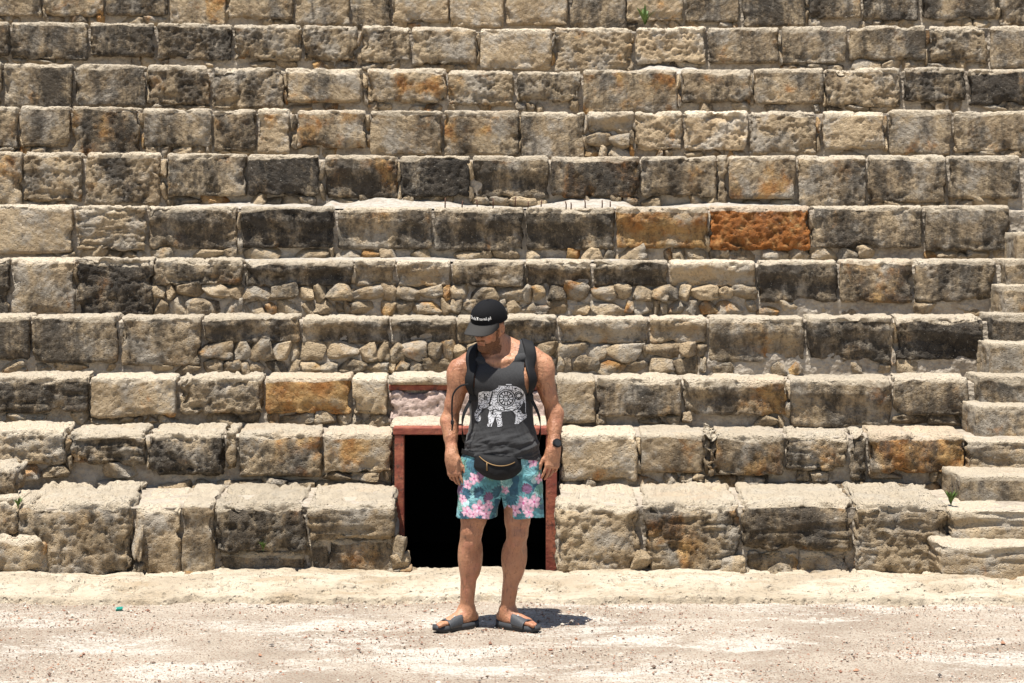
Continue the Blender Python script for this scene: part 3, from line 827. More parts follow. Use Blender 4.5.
def grad(prims, P, e=.002):
    g = np.stack([sdf(prims, P+e*np.eye(3)[i])-sdf(prims, P-e*np.eye(3)[i]) for i in range(3)], 1)
    return g/np.maximum(np.linalg.norm(g, axis=1), 1e-9)[:, None]
def unit(v): v = np.asarray(v, float); return v/np.linalg.norm(v)
def color_attr(me, C):
    a = me.color_attributes.new('Col', 'FLOAT_COLOR', 'POINT')
    C = np.concatenate([C, np.ones((len(C), 1))], 1).astype(np.float32); a.data.foreach_set('color', C.ravel())

# ------------------------------------------------------------------ the man: x to the picture's right, -y towards the camera, z up
PX, PY = (497-CX)/182., 10.68
MAN = thing('person', 'bearded man in black cap, dark elephant-print tank top and floral shorts, looking down', 'person', (PX, PY, .012))

# head frame
yaw, pit, roll = math.radians(33), math.radians(17), math.radians(6)
hf = V3(-math.sin(yaw)*math.cos(pit), -math.cos(yaw)*math.cos(pit), -math.sin(pit))
hr = unit(np.cross(hf, V3(0, 0, 1))); hr = -hr if hr[0] < 0 else hr       # the picture's right
hu = unit(np.cross(hr, hf)); hu = -hu if hu[2] < 0 else hu
hr, hu = hr*math.cos(roll)-hu*math.sin(roll), hu*math.cos(roll)+hr*math.sin(roll)
HM = np.array([hr, hf, hu]); HC = V3(-.048, -.035, 1.668); HS = .97
def H(r, f, u): return HC+HS*(r*hr+f*hf+u*hu)
def hE(c, r, k=.012): return Ell(H(*c), np.array(r)*HS, HM, k)
def hC(a, b, ra, rb, k=.01): return Cap(H(*a), H(*b), ra*HS, rb*HS, k)

def hand(wrist, down, across, back, side, seed):
    """palm and five curled fingers; down: along the hand, across: towards the thumb, back: out of the back of the hand."""
    d, a, b = unit(down), unit(across), unit(back); W = V3(*wrist); M = np.array([a, b, d]); out = []
    out.append(Box(W+d*.052+a*.002, (.043, .0165, .052), .015, M, .02))
    out.append(Ell(W+d*.04+a*.028-b*.008, (.020, .017, .036), M, .015))           # ball of the thumb
    out.append(Cap(W-d*.01, W+d*.03, .029, .028, .03))
    for q, (off, L, r, cu) in enumerate([(.033, .080, .0088, .32), (.011, .088, .0091, .45), (-.0115, .081, .0088, .60), (-.033, .064, .0080, .78)]):
        k0 = W+d*.096+a*off-d*abs(off-.01)*.25+b*.002; spread = a*off*3.6
        ang = .12+cu*.35; p = k0; segs = [.44, .31, .25]; rad = [1., .93, .84, .72]
        base = W+d*.06+a*off*.8
        out.append(Cap(base, k0, r*.95, r*1.08, .008))
        dirv = unit(d*math.cos(ang)-b*math.sin(ang)+spread)
        for i, sg in enumerate(segs):
            p2 = p+dirv*L*sg; out.append(Cap(p, p2, r*rad[i], r*rad[i+1], .003)); p = p2
            ang += cu*(.75, .6, .3)[i]; dirv = unit(d*math.cos(ang)-b*math.sin(ang)+spread*(.6, .2, 0)[i])
    t0 = W+d*.025+a*.028-b*.006; t1 = t0+unit(d*.85+a*.65-b*.2)*.043; t2 = t1+unit(d*1.+a*.28-b*.2)*.032; t3 = t2+unit(d*1.-a*.05-b*.25)*.025
    out += [Cap(t0, t1, .0135, .0118, .01), Cap(t1, t2, .0112, .0102, .004), Cap(t2, t3, .0102, .0085, .004)]
    return out

SL, EL, WL = V3(-.195, .01, 1.435), V3(-.262, .040, 1.150), V3(-.250, -.035, .955)
SR, ER, WR = V3(.232, .01, 1.465), V3(.315, .045, 1.190), V3(.314, -.035, 1.000)
def arm(S, E, W, s):
    u = unit(E-S); f = unit(W-E); o = []
    o += [Cap(S, E, .054, .042, .03), Ell(S+u*.055+V3(s*.016, -.005, .004), (.058, .063, .086), None, .03)]
    o += [Cap(S+u*.10+V3(-s*.008, -.022, 0), S+u*.21+V3(-s*.004, -.016, 0), .040, .034, .03)]         # biceps
    o += [Cap(S+u*.08+V3(s*.012, .028, 0), S+u*.2+V3(s*.004, .024, 0), .038, .032, .03)]              # triceps
    o += [Cap(E, W, .042, .0285, .025), Cap(E+f*.02+V3(s*.012, -.006, 0), E+f*.105+V3(s*.004, -.004, 0), .040, .032, .03)]
    o += [Cap(W-f*.04, W+f*.01, .028, .0285, .02)]
    return o
def leg(hip, knee, ank, s):
    u = unit(knee-hip); v = unit(ank-knee); o = []
    o += [Cap(hip, knee, .088, .056, .04), Cap(hip+u*.1+V3(0, -.02, 0), hip+u*.3+V3(0, -.015, 0), .072, .058, .04)]
    o += [Cap(knee, ank, .052, .036, .03), Ell(knee+V3(0, -.030, .004), (.038, .036, .042), None, .02), Ell(knee+V3(-s*.026, -.018, .075), (.034, .036, .055), None, .025), Ell(knee+V3(s*.024, -.022, .10), (.032, .034, .065), None, .025), Ell(knee+V3(0, -.030, -.055), (.022, .026, .03), None, .02)]
    o += [Ell(knee+v*.135+V3(s*.008, .022, 0), (.058, .058, .125), None, .04), Ell(knee+v*.15+V3(-s*.020, .016, 0), (.046, .05, .10), None, .035)]
    o += [Cap(knee+v*.06+V3(0, -.025, 0), ank+V3(0, -.012, .05), .030, .024, .03)]
    o += [Ell(ank+V3(.034, .004, .0), (.013, .016, .018), None, .015), Ell(ank+V3(-.034, .004, .0), (.013, .016, .018), None, .015)]
    return o
def foot(ank, ang, s):
    f = V3(math.sin(ang), -math.cos(ang), 0); r = V3(math.cos(ang), math.sin(ang), 0); G = V3(ank[0], ank[1], 0); o = []
    o += [Ell(G-f*.035+V3(0, 0, .050), (.034, .040, .034), np.array([r, f, V3(0, 0, 1)]), .02), Cap(ank, G+V3(0, 0, .06), .036, .038, .03)]
    o += [Cap(G+V3(0, 0, .075)+f*.01, G+f*.125+V3(0, 0, .040), .036, .022, .03)]
    o += [Cap(G+r*.018+f*.03+V3(0, 0, .042), G+r*.024+f*.135+V3(0, 0, .036), .025, .020, .03), Cap(G-r*.018+f*.02+V3(0, 0, .038), G-r*.026+f*.12+V3(0, 0, .033), .024, .017, .03)]
    for q, (x, L, rr_) in enumerate([(.030, .208, .0125), (.010, .204, .0090), (-.007, .196, .0083), (-.022, .184, .0078), (-.035, .168, .0073)]):
        x = x*s; o += [Cap(G+r*x*.95+f*.13+V3(0, 0, .036), G+r*x+f*(L-.022)+V3(0, 0, .037), rr_*.98, rr_, .006), Cap(G+r*x+f*(L-.022)+V3(0, 0, .037), G+r*x+f*L+V3(0, 0, .031), rr_, rr_*.85, .004)]
    return o, f, r, G
HIPL, KL, AL = V3(-.078, .01, .90), V3(-.142, -.02, .530), V3(-.168, .028, .095)
HIPR, KR, AR = V3(.118, .01, .90), V3(.112, -.02, .520), V3(.058, .028, .090)
FL, FLf, FLr, FLG = foot(AL, math.radians(-52), 1)
FR, FRf, FRr, FRG = foot(AR, math.radians(50), -1)

trunk = [Ell((.018, .01, 1.32), (.178, .120, .19), None, .05), Ell((.022, .0, 1.08), (.150, .105, .22), None, .06), Ell((.02, .012, .93), (.172, .118, .15), None, .06),
         Cap((-.13, .02, 1.445), (.175, .02, 1.47), .068, .066, .06),
         Ell((-.068, -.082, 1.365), (.092, .048, .070), None, .035), Ell((.108, -.082, 1.375), (.092, .048, .070), None, .035),
         Cap((-.005, .045, 1.555), (-.145, .02, 1.475), .044, .042, .05), Cap((.045, .045, 1.565), (.19, .02, 1.505), .046, .044, .05)]
neck = [Cap((.022, .04, 1.48), (-.022, -.005, 1.63), .064, .058, .03), Cap((.035, -.045, 1.478), (.018, -.005, 1.60), .016, .02, .03), Cap((-.005, -.05, 1.472), (-.05, -.04, 1.56), .016, .018, .03),
        Cap((.0, -.07, 1.468), (-.11, -.06, 1.475), .014, .012, .03), Cap((.03, -.07, 1.470), (.15, -.055, 1.495), .014, .012, .03)]
head = [hE((0, -.012, .030), (.077, .098, .098), .02), hE((0, .030, -.050), (.060, .062, .068), .03), hC((-.042, .0, -.070), (-.010, .066, -.112), .022, .020, .02), hC((.042, .0, -.070), (.010, .066, -.112), .022, .020, .02),
        hE((0, .074, -.108), (.024, .020, .018), .015), hC((-.040, .078, .026), (.040, .078, .026), .014, .014, .015), hE((-.046, .062, -.026), (.022, .022, .02), .015), hE((.046, .062, -.026), (.022, .022, .02), .015),
        Cut(hE((-.031, .098, -.002), (.019, .016, .012)), .012), Cut(hE((.031, .098, -.002), (.019, .016, .012)), .012),
        hE((-.031, .076, -.003), (.0135, .0135, .0125), .004), hE((.031, .076, -.003), (.0135, .0135, .0125), .004),
        hC((0, .086, .012), (0, .112, -.034), .009, .012, .012), hE((0, .108, -.039), (.0155, .013, .011), .008), hE((-.012, .098, -.041), (.009, .010, .008), .006), hE((.012, .098, -.041), (.009, .010, .008), .006),
        hC((-.020, .086, -.070), (.020, .086, -.070), .0075, .0075, .008), hC((-.016, .087, -.082), (.016, .087, -.082), .0080, .0080, .008), Cut(hC((-.022, .100, -.0762), (.022, .100, -.0762), .0045, .0045), .004)]
for s in (-1, 1):
    EM = np.array([unit(hr*s+hf*.35), unit(hf-hr*s*.35), hu])
    head += [Ell(H(s*.083, -.012, -.008), (.010, .021, .034), EM, .006), Cut(Ell(H(s*.088, -.006, -.008), (.006, .010, .018), EM), .005), Ell(H(s*.076, -.002, -.038), (.008, .009, .010), EM, .008)]
body = trunk+neck+arm(SL, EL, WL, -1)+arm(SR, ER, WR, 1)+leg(HIPL, KL, AL, -1)+leg(HIPR, KR, AR, 1)+FL+FR+head
body += hand(WL+V3(.002, -.006, -.012), V3(.16, -.10, -1), V3(.80, -.55, .15), V3(-.45, -.85, .0), 1, 1)
body += hand(WR+V3(.0, -.006, -.012), V3(-.14, -.10, -1), V3(-.85, -.45, .1), V3(.40, -.88, .05), -1, 2)
BV, BF = surface(body, .0036)
BV = relax(BV, BF, 2, .4)
limb = sstep(1.56, 1.48, BV[:, 2])*sstep(.10, .2, BV[:, 2])*(1-sstep(.95, .9, BV[:, 2])*(np.abs(BV[:, 0]-.03) > .2))
BV = BV+vnormals(BV, BF)*(limb*(.0050*fbm(BV*np.array([15, 15, 7.]), 2)+.0016*fbm(BV*np.array([42, 42, 16.])+4, 2)))[:, None]

def skin_mat():
    t = NT('tanned_skin'); p = t.objco()
    c = t.mix(t.ramp(t.noise(p, 5, 5, .6), .36, .64), (.45, .222, .122), (.34, .150, .080))
    c = t.mix(t.ramp(t.noise(t.vmath('MULTIPLY', p, (1, 1, .6)), 34, 5, .7), .55, .70, 0, .6), c, (.17, .075, .045))
    c = t.mix(t.ramp(t.noise(t.vmath('MULTIPLY', p, (1, 1, .22)), 90, 4, .75), .55, .64, 0, .62), c, (.12, .058, .036))
    c = t.mix(t.ramp(t.noise(p, 12, 6, .6), .52, .66, 0, .5), c, (.46, .185, .115))
    c = t.mix(1., c, t.attr('Col', False), 'MULTIPLY')
    t.bs('Base Color', c); t.bs('Roughness', t.ramp(t.noise(p, 7, 5, .6), .35, .65, .30, .58)); t.bs('Specular IOR Level', .5)
    t.bs('Subsurface Weight', .05); t.bs('Subsurface Radius', (.012, .005, .003)); t.bs('Subsurface Scale', .6)
    h = t.math('ADD', t.noise(p, 60, 5, .65), t.math('MULTIPLY', t.noise(t.vmath('MULTIPLY', p, (1, 1, .5)), 18, 3, .5), 1.2))
    t.bs('Normal', t.bump(h, .007, .9)); return t.m
bm_ = mesh_np('body', BV, BF, skin_mat())
C = np.ones((len(BV), 3))
hq = (BV-HC)@HM.T/HS
lips = (np.abs(hq[:, 0]) < .021) & (np.abs(hq[:, 2]+.078) < .0075) & (hq[:, 1] > .082) & (hq[:, 1] < .105); C[lips] = (.85, .66, .64)
brow = (np.abs(np.abs(hq[:, 0])-.032) < .020) & (np.abs(hq[:, 2]-.026) < .006) & (hq[:, 1] > .07) & (hq[:, 1] < .12); C[brow] = (.35, .30, .28)
for tip in (): pass
color_attr(bm_, C)
link('body', bm_, MAN)
# eyeballs under half-closed lids, looking down
eye_m = simple('eye_white', (.72, .68, .62), .2); iris_m = simple('eye_iris', (.05, .035, .02), .15)
for s in (-1, 1):
    pr = [hE((s*.031, .0795, -.006), (.0122, .0122, .0085), .004)]; V, Fq = surface(pr, .0022)
    e = link('eye', mesh_np('eye', V, Fq, eye_m), MAN)
    pr = [hE((s*.031, .0885, -.009), (.0052, .0040, .0048), .004)]; V, Fq = surface(pr, .0014); link('iris', mesh_np('iris', V, Fq, iris_m), e)

# beard: a shell over jaw, chin and upper lip
q = hq+.006*np.stack([fbm(hq*70+i_*5, 2) for i_ in range(3)], 1); jaw = (q[:, 2] < -.074+np.clip(.05-q[:, 1], 0, .08)*.42+.012*fbm(q*45, 2)) & (q[:, 2] > -.150) & (q[:, 1] > .004) & (np.abs(q[:, 0]) < .085) & (q[:, 2] < -.034-.30*np.clip(q[:, 1]-.06, 0, 1)*0+.0)
jaw &= (q[:, 2] < -.052) | (np.abs(q[:, 0]) > .048-.1*np.clip(-.052-q[:, 2], 0, .1))
jaw |= (np.abs(q[:, 0]) < .030) & (q[:, 2] < -.050) & (q[:, 2] > -.066) & (q[:, 1] > .07)
jaw |= (np.abs(q[:, 0]) > .058) & (q[:, 2] < .01) & (q[:, 2] > -.09) & (q[:, 1] > .010) & (q[:, 1] < .026+.01*fbm(q*60, 2))
jaw &= ~((np.abs(q[:, 0]) < .022) & (np.abs(q[:, 2]+.078) < .0085) & (q[:, 1] > .07))
jaw &= (np.linalg.norm(q, axis=1) < .17)
V, Fq, u = keep_faces(BV, BF, jaw); N = vnormals(V, Fq)
V = V+N*(.0012+.0026*np.clip(fbm(V*190, 2)+.35, 0, 1.2))[:, None]
V, Fq = shell(V, Fq, .006)
bt = NT('reddish_beard'); pb = bt.objco()
bt.bs('Base Color', bt.mix(bt.ramp(bt.noise(pb, 210, 3, .7), .4, .6), (.095, .040, .018), (.22, .098, .046))); bt.bs('Roughness', .75); bt.bs('Normal', bt.bump(bt.noise(bt.vmath('MULTIPLY', pb, (1, 1, .35)), 320, 3, .7), .004))
link('beard', mesh_np('beard', V, Fq, bt.m), MAN)
# short hair at the back and temples under the cap
hp = hq; hm = (hp[:, 2] < .05) & (hp[:, 2] > -.055) & (hp[:, 1] < .012) & (np.linalg.norm(hp-np.array([0, -.01, .02]), axis=1) < .125) & ~((np.abs(hp[:, 0]) > .070) & (hp[:, 2] < .026) & (hp[:, 1] > -.040))
V, Fq, u = keep_faces(BV, BF, hm); N = vnormals(V, Fq); V, Fq = shell(V+N*.003, Fq, .006)
link('hair', mesh_np('hair', V, Fq, bt.m), MAN)

# ------------------------------------------------------------------ cap
def cap_mat(name, c, mesh=0):
    t = NT(name); p = t.objco(); t.bs('Base Color', c); t.bs('Roughness', .85); t.bs('Specular IOR Level', .15)
    t.bs('Normal', t.bump(t.noise(p, 420, 2, .5), .0015)); return t.m
CAP_BLACK = cap_mat('black_twill', (.0065, .0065, .0075)); CAP_GREY = cap_mat('charcoal_felt', (.040, .038, .036))
CAPN = link('cap', None, MAN)
CC = (0, -.014, .040)
def dome(ph, th, s=1.):          # th 0 at the rim, pi/2 at the top
    r = .0985*s*np.cos(th)**.9*np.sin(ph); f = (.122*s)*np.cos(th)**.9*np.cos(ph); u = .112*s*np.sin(th)**.9
    f = f+np.where(np.cos(ph) > 0, .012*np.cos(ph)*np.sin(th*2), 0)
    crease = .0022*np.abs(np.cos(3*ph))**.4
    return np.stack([r*(1+.0*ph)+CC[0], f+CC[1], u+CC[2]-.10*f*0+.0*crease], -1)
ph, th, q = sheet_grid(np.linspace(0, 2*math.pi, 97), np.linspace(0, math.pi/2-.001, 30))
D_ = dome(ph, th); seam = 1-.010*np.exp(-((np.abs(((ph/(math.pi/3)) % 1)-.5)-.5)/.018)**2); D_ = (D_-np.array(CC))*seam[:, None]+np.array(CC)
# rim follows the brow at the front and dips at the nape
D_[:, 2] += -.012*np.cos(th)*(1-np.cos(ph))*.5
V = np.array([H(*x) for x in D_]); V, q = weld(V, q, 1e-5); ok = np.array([len(set(f)) == 4 for f in q])
crown = link('crown', mesh_np('crown', V, [tuple(dict.fromkeys(f)) for f in q if len(set(f)) > 2], CAP_BLACK), CAPN)
# brim: curved peak with thickness
a, b, q = sheet_grid(np.linspace(-1, 1, 41), np.linspace(0, 1, 14))
ang = a*1.22; base_r = .0985*np.sin(ang); base_f = .122*np.cos(ang)
ln = .084*np.sqrt(np.clip(1-(np.abs(a))**2.6, 0, 1))
rr_ = base_r*(1+.10*b*(1-a*a)); ff = base_f+ln*b
uu = -.034*(rr_/.1)**2*b-.036*b*ln/.092+.004
top = np.stack([rr_+CC[0], ff+CC[1]-.002, uu+CC[2]], 1)
V = np.array([H(*x) for x in top]); V, q = shell(V, q[:, ::-1] if np.dot(np.cross(V[q[20*13+5][1]]-V[q[20*13+5][0]], V[q[20*13+5][3]]-V[q[20*13+5][0]]), hu) < 0 else q, .004)
link('brim', mesh_np('brim', V, q, CAP_GREY), CAPN)
V, Fq = surface([hE((CC[0], CC[1], CC[2]+.112), (.008, .008, .005))], .002); link('button', mesh_np('button', V, Fq, CAP_BLACK), CAPN)
# lettering on the front panel
def text_mesh(body_, size):
    cu = bpy.data.curves.new('lettering', 'FONT'); cu.body = body_; cu.size = size; cu.align_x = 'CENTER'; cu.resolution_u = 3; cu.offset = size*.022
    o = bpy.data.objects.new('lettering_source', cu); COL.objects.link(o); dg = bpy.context.evaluated_depsgraph_get(); dg.update()
    me = bpy.data.meshes.new_from_object(o.evaluated_get(dg)); bpy.data.objects.remove(o); bpy.data.curves.remove(cu); return me
tm = text_mesh('OndaTravel.pl', .0275); tm.name = 'lettering'
co_ = np.zeros(len(tm.vertices)*3); tm.vertices.foreach_get('co', co_); co_ = co_.reshape(-1, 3)
phi = (co_[:, 0])/.112+.12; thv = .26+co_[:, 1]/.125
Dm = dome(phi, thv, 1.016); V = np.array([H(*x) for x in Dm]); tm.vertices.foreach_set('co', V.ravel()); tm.update()
tm.materials.clear(); tm.materials.append(simple('white_print', (.78, .77, .74), .6)); link('lettering', tm, crown)

# ------------------------------------------------------------------ tank top
tank_p = [Ell((.020, .006, 1.32), (.190, .134, .205), None, .05), Ell((.026, .0, 1.08), (.180, .130, .27), None, .06), Ell((.026, .004, .96), (.204, .148, .17), None, .06),
          Cap((-.13, .02, 1.445), (.175, .02, 1.47), .078, .076, .06), Ell((-.068, -.080, 1.365), (.098, .060, .080), None, .04), Ell((.108, -.080, 1.375), (.098, .060, .080), None, .04),
          Cap((-.005, .045, 1.555), (-.145, .02, 1.475), .053, .051, .05), Cap((.045, .045, 1.565), (.19, .02, 1.505), .055, .053, .05)]
TV, TF = surface(tank_p, .0036); TV = relax(TV, TF, 2, .4)
x, y, z = TV.T
hem = .948+.010*np.sin(x*14+1)-.022*np.clip((-x)/.2, -1, 1)*.0-.012*x/.2
m = z > hem
neckf = ((x-.012)/.112)**2+((z-1.60)/(.160))**2 < 1; neckb = ((x-.012)/.118)**2+((z-1.60)/.085)**2 < 1
m &= ~np.where(y < .035, neckf, neckb)
m &= ~(((x-.262)/.112)**2+((z-1.42)/.20)**2 < 1); m &= ~(((x+.235)/.112)**2+((z-1.395)/.20)**2 < 1)
m &= ~((x > .185) & (z > 1.42)); m &= ~((x < -.155) & (z > 1.40)); m &= z < 1.60
TVc, TFc, _ = keep_faces(TV, TF, m)
x, y, z = TVc.T; N = vnormals(TVc, TFc)
# cloth folds: bunching above the hem, drag lines from the chest
Pn = np.stack([x*5.5+z*2.2, y*4, z*21-x*5], 1)
low_ = sstep(1.16, .97, z); wr = .015*low_*np.abs(fbm(Pn, 3))*1.6+.011*sstep(1.40, 1.1, z)*fbm(np.stack([x*16+z*6, y*6, z*3.5], 1), 3)
wr += .003*fbm(np.stack([x*9, y*9, z*9], 1), 2)
wr += .010*np.exp(-((z-hem.min()-.030-.02*fbm(np.stack([x*6, y*6, z*0], 1), 2))/.016)**2)
tuck = np.exp(-((z-.955)/.014)**2)*.006
TVc = TVc+N*(wr-tuck)[:, None]
TVc = relax(TVc, TFc, 1, .3)
bodyp = trunk+neck[3:]+[Ell((.024, .004, .95), (.196, .138, .17), None, .03)]
for _ in range(3):
    d_ = sdf(bodyp, TVc); TVc = TVc+grad(bodyp, TVc)*np.maximum(.006-d_, 0)[:, None]
TVc = relax(TVc, TFc, 2, .4)
TVs, TFs = shell(TVc, TFc, .003)
def knit():
    t = NT('charcoal_heather_knit'); p = t.objco()
    f = t.noise(t.vmath('MULTIPLY', p, (1, 1, .45)), 260, 3, .7); f2 = t.noise(p, 5, 4, .6)
    c = t.mix(t.ramp(f, .35, .65), (.015, .0155, .017), (.032, .032, .034)); c = t.mix(t.ramp(f2, .4, .65, 0, .5), c, (.022, .022, .024))
    t.bs('Base Color', c); t.bs('Roughness', .9); t.bs('Sheen Weight', .12); t.bs('Sheen Roughness', .5)
    t.bs('Normal', t.bump(f, .002, .6)); return t.m
TANK = link('tank_top', mesh_np('tank_top', TVs, TFs, knit()), MAN)

# elephant print on the chest: thin film draped on the shirt
ELE = [(150,230),(160,200),(200,183),(300,183),(340,160),(380,140),(440,122),(520,118),(590,128),(640,155),(675,200),(690,255),(693,330),(694,430),(706,470),(700,495),(660,520),(618,548),(612,560),(562,558),(572,520),(576,470),(560,430),(535,405),(480,412),(425,410),
       (415,430),(420,500),(428,560),(424,580),(368,588),(370,560),(356,510),(345,470),(330,520),(312,560),(306,585),(250,590),(254,560),(270,520),(262,470),(280,400),(250,375),(215,382),(190,395),(185,420),(160,450),(150,470),(158,490),(160,468),(172,462),(184,480),(180,520),(150,540),(120,520),(104,480),(112,430),(140,385),(152,330)]
def inside(poly, X, Y):
    r = np.zeros(len(X), bool); n = len(poly)
    for i in range(n):
        (x0, y0), (x1, y1) = poly[i], poly[(i+1) % n]
        c = (y0 > Y) != (y1 > Y); xi = (x1-x0)*(Y-y0)/((y1-y0) if y1 != y0 else 1e-9)+x0; r ^= c & (X < xi)
    return r
def edge_dist(poly, X, Y):
    D = np.full(len(X), 1e9); n = len(poly)
    for i in range(n):
        a = np.array(poly[i], float); b = np.array(poly[(i+1) % n], float); ab = b-a
        t = np.clip(((X-a[0])*ab[0]+(Y-a[1])*ab[1])/max(ab@ab, 1e-9), 0, 1); D = np.minimum(D, np.hypot(X-a[0]-t*ab[0], Y-a[1]-t*ab[1]))
    return D
st = 3.0
u, v, q = sheet_grid(np.arange(95, 715, st), np.arange(95, 600, st))
ins = inside(ELE, u, v); ed = edge_dist(ELE, u, v)
pat = np.zeros(len(u), bool)
rad = np.hypot(u-468, v-265); an = np.arctan2(v-265, u-468)
pat |= (np.abs(rad-80) < 5) & (rad < 110)
pat |= (rad < 76) & (rad > 46) & (np.abs(((an/(2*math.pi)*12) % 1)-.5) < .15)
pat |= (np.abs(rad-36) < 4) | ((rad < 30) & (rad > 12) & (np.abs(((an/(2*math.pi)*8) % 1)-.5) < .16)) | (np.abs(rad-99) < 3.5)
out_ = rad > 104
P2 = np.stack([u*.021, v*.021, u*0], 1)
pat |= out_ & (np.abs(noise(P2*1.5)) < .04)

rr2 = np.hypot(u-610, v-235); pat |= out_ & ((np.abs(rr2-28) < 4.5) | (np.abs(rr2-44) < 4))
rr3 = np.hypot(u-235, v-262); pat |= (np.abs(rr3-17) < 4.5) | (rr3 < 7)
pat |= (ed > 8) & (np.abs(v-398-8*np.sin(u*.05)) < 4)
pat |= (np.abs(u-312+.25*(v-200)) < 6) & (v < 360) & (v > 190)
tailgap = inside([(668, 300), (683, 330), (686, 430), (690, 455), (655, 440), (622, 385), (650, 345)], u, v)
msk = ins & ~tailgap & ~(pat & (ed > 5)); 
bar_ = (np.abs(v-106-.02*(u-480)) < 6) & (np.abs(u-500) < 34) | (np.abs(v-124-.0*(u-420)) < 5) & (np.abs(u-420) < 42); msk |= bar_
lx = ((465+u/11.386)-497)/182.-.0; lz = 1.588-((375+v/11.386)-341.5)/182.
bvh = BVHTree.FromPolygons([tuple(p_) for p_ in TVc], [tuple(f) for f in TFc.tolist()])
ys_ = np.full(len(u), np.nan); need = msk.copy()
for i in np.nonzero(need)[0]:
    h_ = bvh.ray_cast(Vector((lx[i], -1., lz[i])), Vector((0, 1, 0)))
    if h_[0] is not None: ys_[i] = h_[0].y
msk &= ~np.isnan(ys_); V = np.stack([lx, np.nan_to_num(ys_)-.0015, lz], 1)
V, Fq, _ = keep_faces(V, q, msk)
link('elephant_print', mesh_np('elephant_print', V, Fq[:, ::-1], simple('screen_print', (.60, .61, .64), .8, var=.2)), TANK)

# ------------------------------------------------------------------ floral shorts
short_p = [Ell((.024, .004, .95), (.190, .132, .17), None, .03), Cap((-.076, .004, .90), (-.119, .0, .56), .126, .110, .012), Cap((.124, .004, .90), (.156, .0, .56), .122, .104, .012)]
SV, SF = surface(short_p, .0030); SV = relax(SV, SF, 2, .4)
x, y, z = SV.T; hemz = .612+.004*np.sin(x*40)
SVc, SFc, _ = keep_faces(SV, SF, (z > hemz) & (z < .985))
x, y, z = SVc.T; N = vnormals(SVc, SFc)
wr = .006*fbm(np.stack([x*8, y*8, z*13+x*6], 1), 3)+.0065*fbm(np.stack([x*15+z*5, y*15, z*3], 1), 2)*sstep(.85, .62, z)+.006*np.exp(-((z-.80-.05*np.sin(x*9))/.02)**2)*np.sin(x*30+2)
SVc = relax(SVc+N*wr[:, None], SFc, 1, .3); x, y, z = SVc.T
# printed pattern on the cloth
Cc = np.zeros((len(x), 3)); s_ = np.where(y < 0, 1., -1.); uu_ = x*1.15+np.where(y < 0, 0, .55); vv_ = z
teal, aqua, green, navy, plum = (.065, .21, .245), (.22, .45, .47), (.14, .34, .29), (.022, .085, .135), (.20, .10, .19)
Cc[:] = teal; nn = noise(np.stack([uu_*14, vv_*14, x*0], 1)); Cc[nn > .18] = navy; Cc[nn < -.22] = (.13, .36, .40)
g = np.random.default_rng(21)
def leafs(n, cols, L0, seed):
    gg = np.random.default_rng(seed)
    for _ in range(n):
        cx, cz, a, L = gg.uniform(-.27, .85), gg.uniform(.62, 1.0), gg.uniform(0, 6.28), L0*gg.uniform(.7, 1.3); c = np.array(cols[gg.integers(len(cols))])*gg.uniform(.8, 1.2)
        for fr in np.linspace(-1.1, 1.1, 7):
            b = a+fr; du, dv = uu_-cx, vv_-cz; p_ = du*math.cos(b)+dv*math.sin(b); w_ = -du*math.sin(b)+dv*math.cos(b); LL = L*(1-.25*abs(fr))
            k_ = (p_ > 0) & (p_ < LL) & (np.abs(w_) < .011*np.sin(np.clip(p_/LL, 0, 1)*math.pi)**.7); Cc[k_] = c
            v_ = k_ & (np.abs(w_) < .0022); Cc[v_] = c*.55
leafs(70, [aqua, green, teal, (.20, .46, .50)], .075, 31); leafs(44, [navy, plum, (.04, .13, .18)], .055, 32); leafs(34, [aqua, (.40, .60, .60), green], .05, 33)
pink = np.array((.62, .40, .50))
flw = [(-.098, .672, .048), (-.165, .655, .036), (-.045, .690, .032), (-.060, .640, .034), (-.125, .835, .036), (-.160, .80, .03), (-.13, .640, .03), (.145, .700, .044), (.205, .705, .042), (.100, .660, .036), (.065, .655, .030), (.175, .650, .034), (.20, .925, .036), (.045, .765, .026), (-.03, .86, .026), (-.19, .72, .028), (.235, .83, .03)]
flw = [(a*1.15, b, r) for a, b, r in flw]+[(g.uniform(.32, .86), g.uniform(.64, .98), g.uniform(.03, .045)) for _ in range(22)]
for (cx, cz, r) in flw:
    du, dv = uu_-cx, vv_-cz; rd = np.hypot(du, dv)*1.12*(1+.45*fbm(np.stack([x*55, vv_*55, x*0], 1), 3)); an_ = np.arctan2(dv, du)+g.uniform(0, 6); pet = np.abs(np.cos(an_*2.5))
    k_ = rd < r*(.55+.5*pet**.6); tone = (.78+.45*pet)[:, None]*(1.1-.35*(rd/r))[:, None]
    Cc[k_] = (pink*tone*np.array([1.15, 1.05, 1.05]))[k_]; Cc[k_ & (rd < r*.2)] = (.55, .12, .28); Cc[k_ & (pet < .16) & (rd > r*.2)] = (.42, .16, .30)
Cc *= (1+.30*fbm(np.stack([x*70, y*70, vv_*70], 1), 2))[:, None]
Cc = np.clip(Cc, .01, .8)
SVs, SFs = shell(SVc, SFc, .003); me = mesh_np('shorts', SVs, SFs); color_attr(me, np.concatenate([Cc, Cc*.6+.1]))
t = NT('floral_swim_fabric'); p = t.objco(); t.bs('Base Color', t.attr('Col', False)); t.bs('Roughness', .75); t.bs('Sheen Weight', .1); t.bs('Normal', t.bump(t.noise(p, 55, 5, .6), .004, .5)); me.materials.append(t.m)
link('shorts', me, MAN)

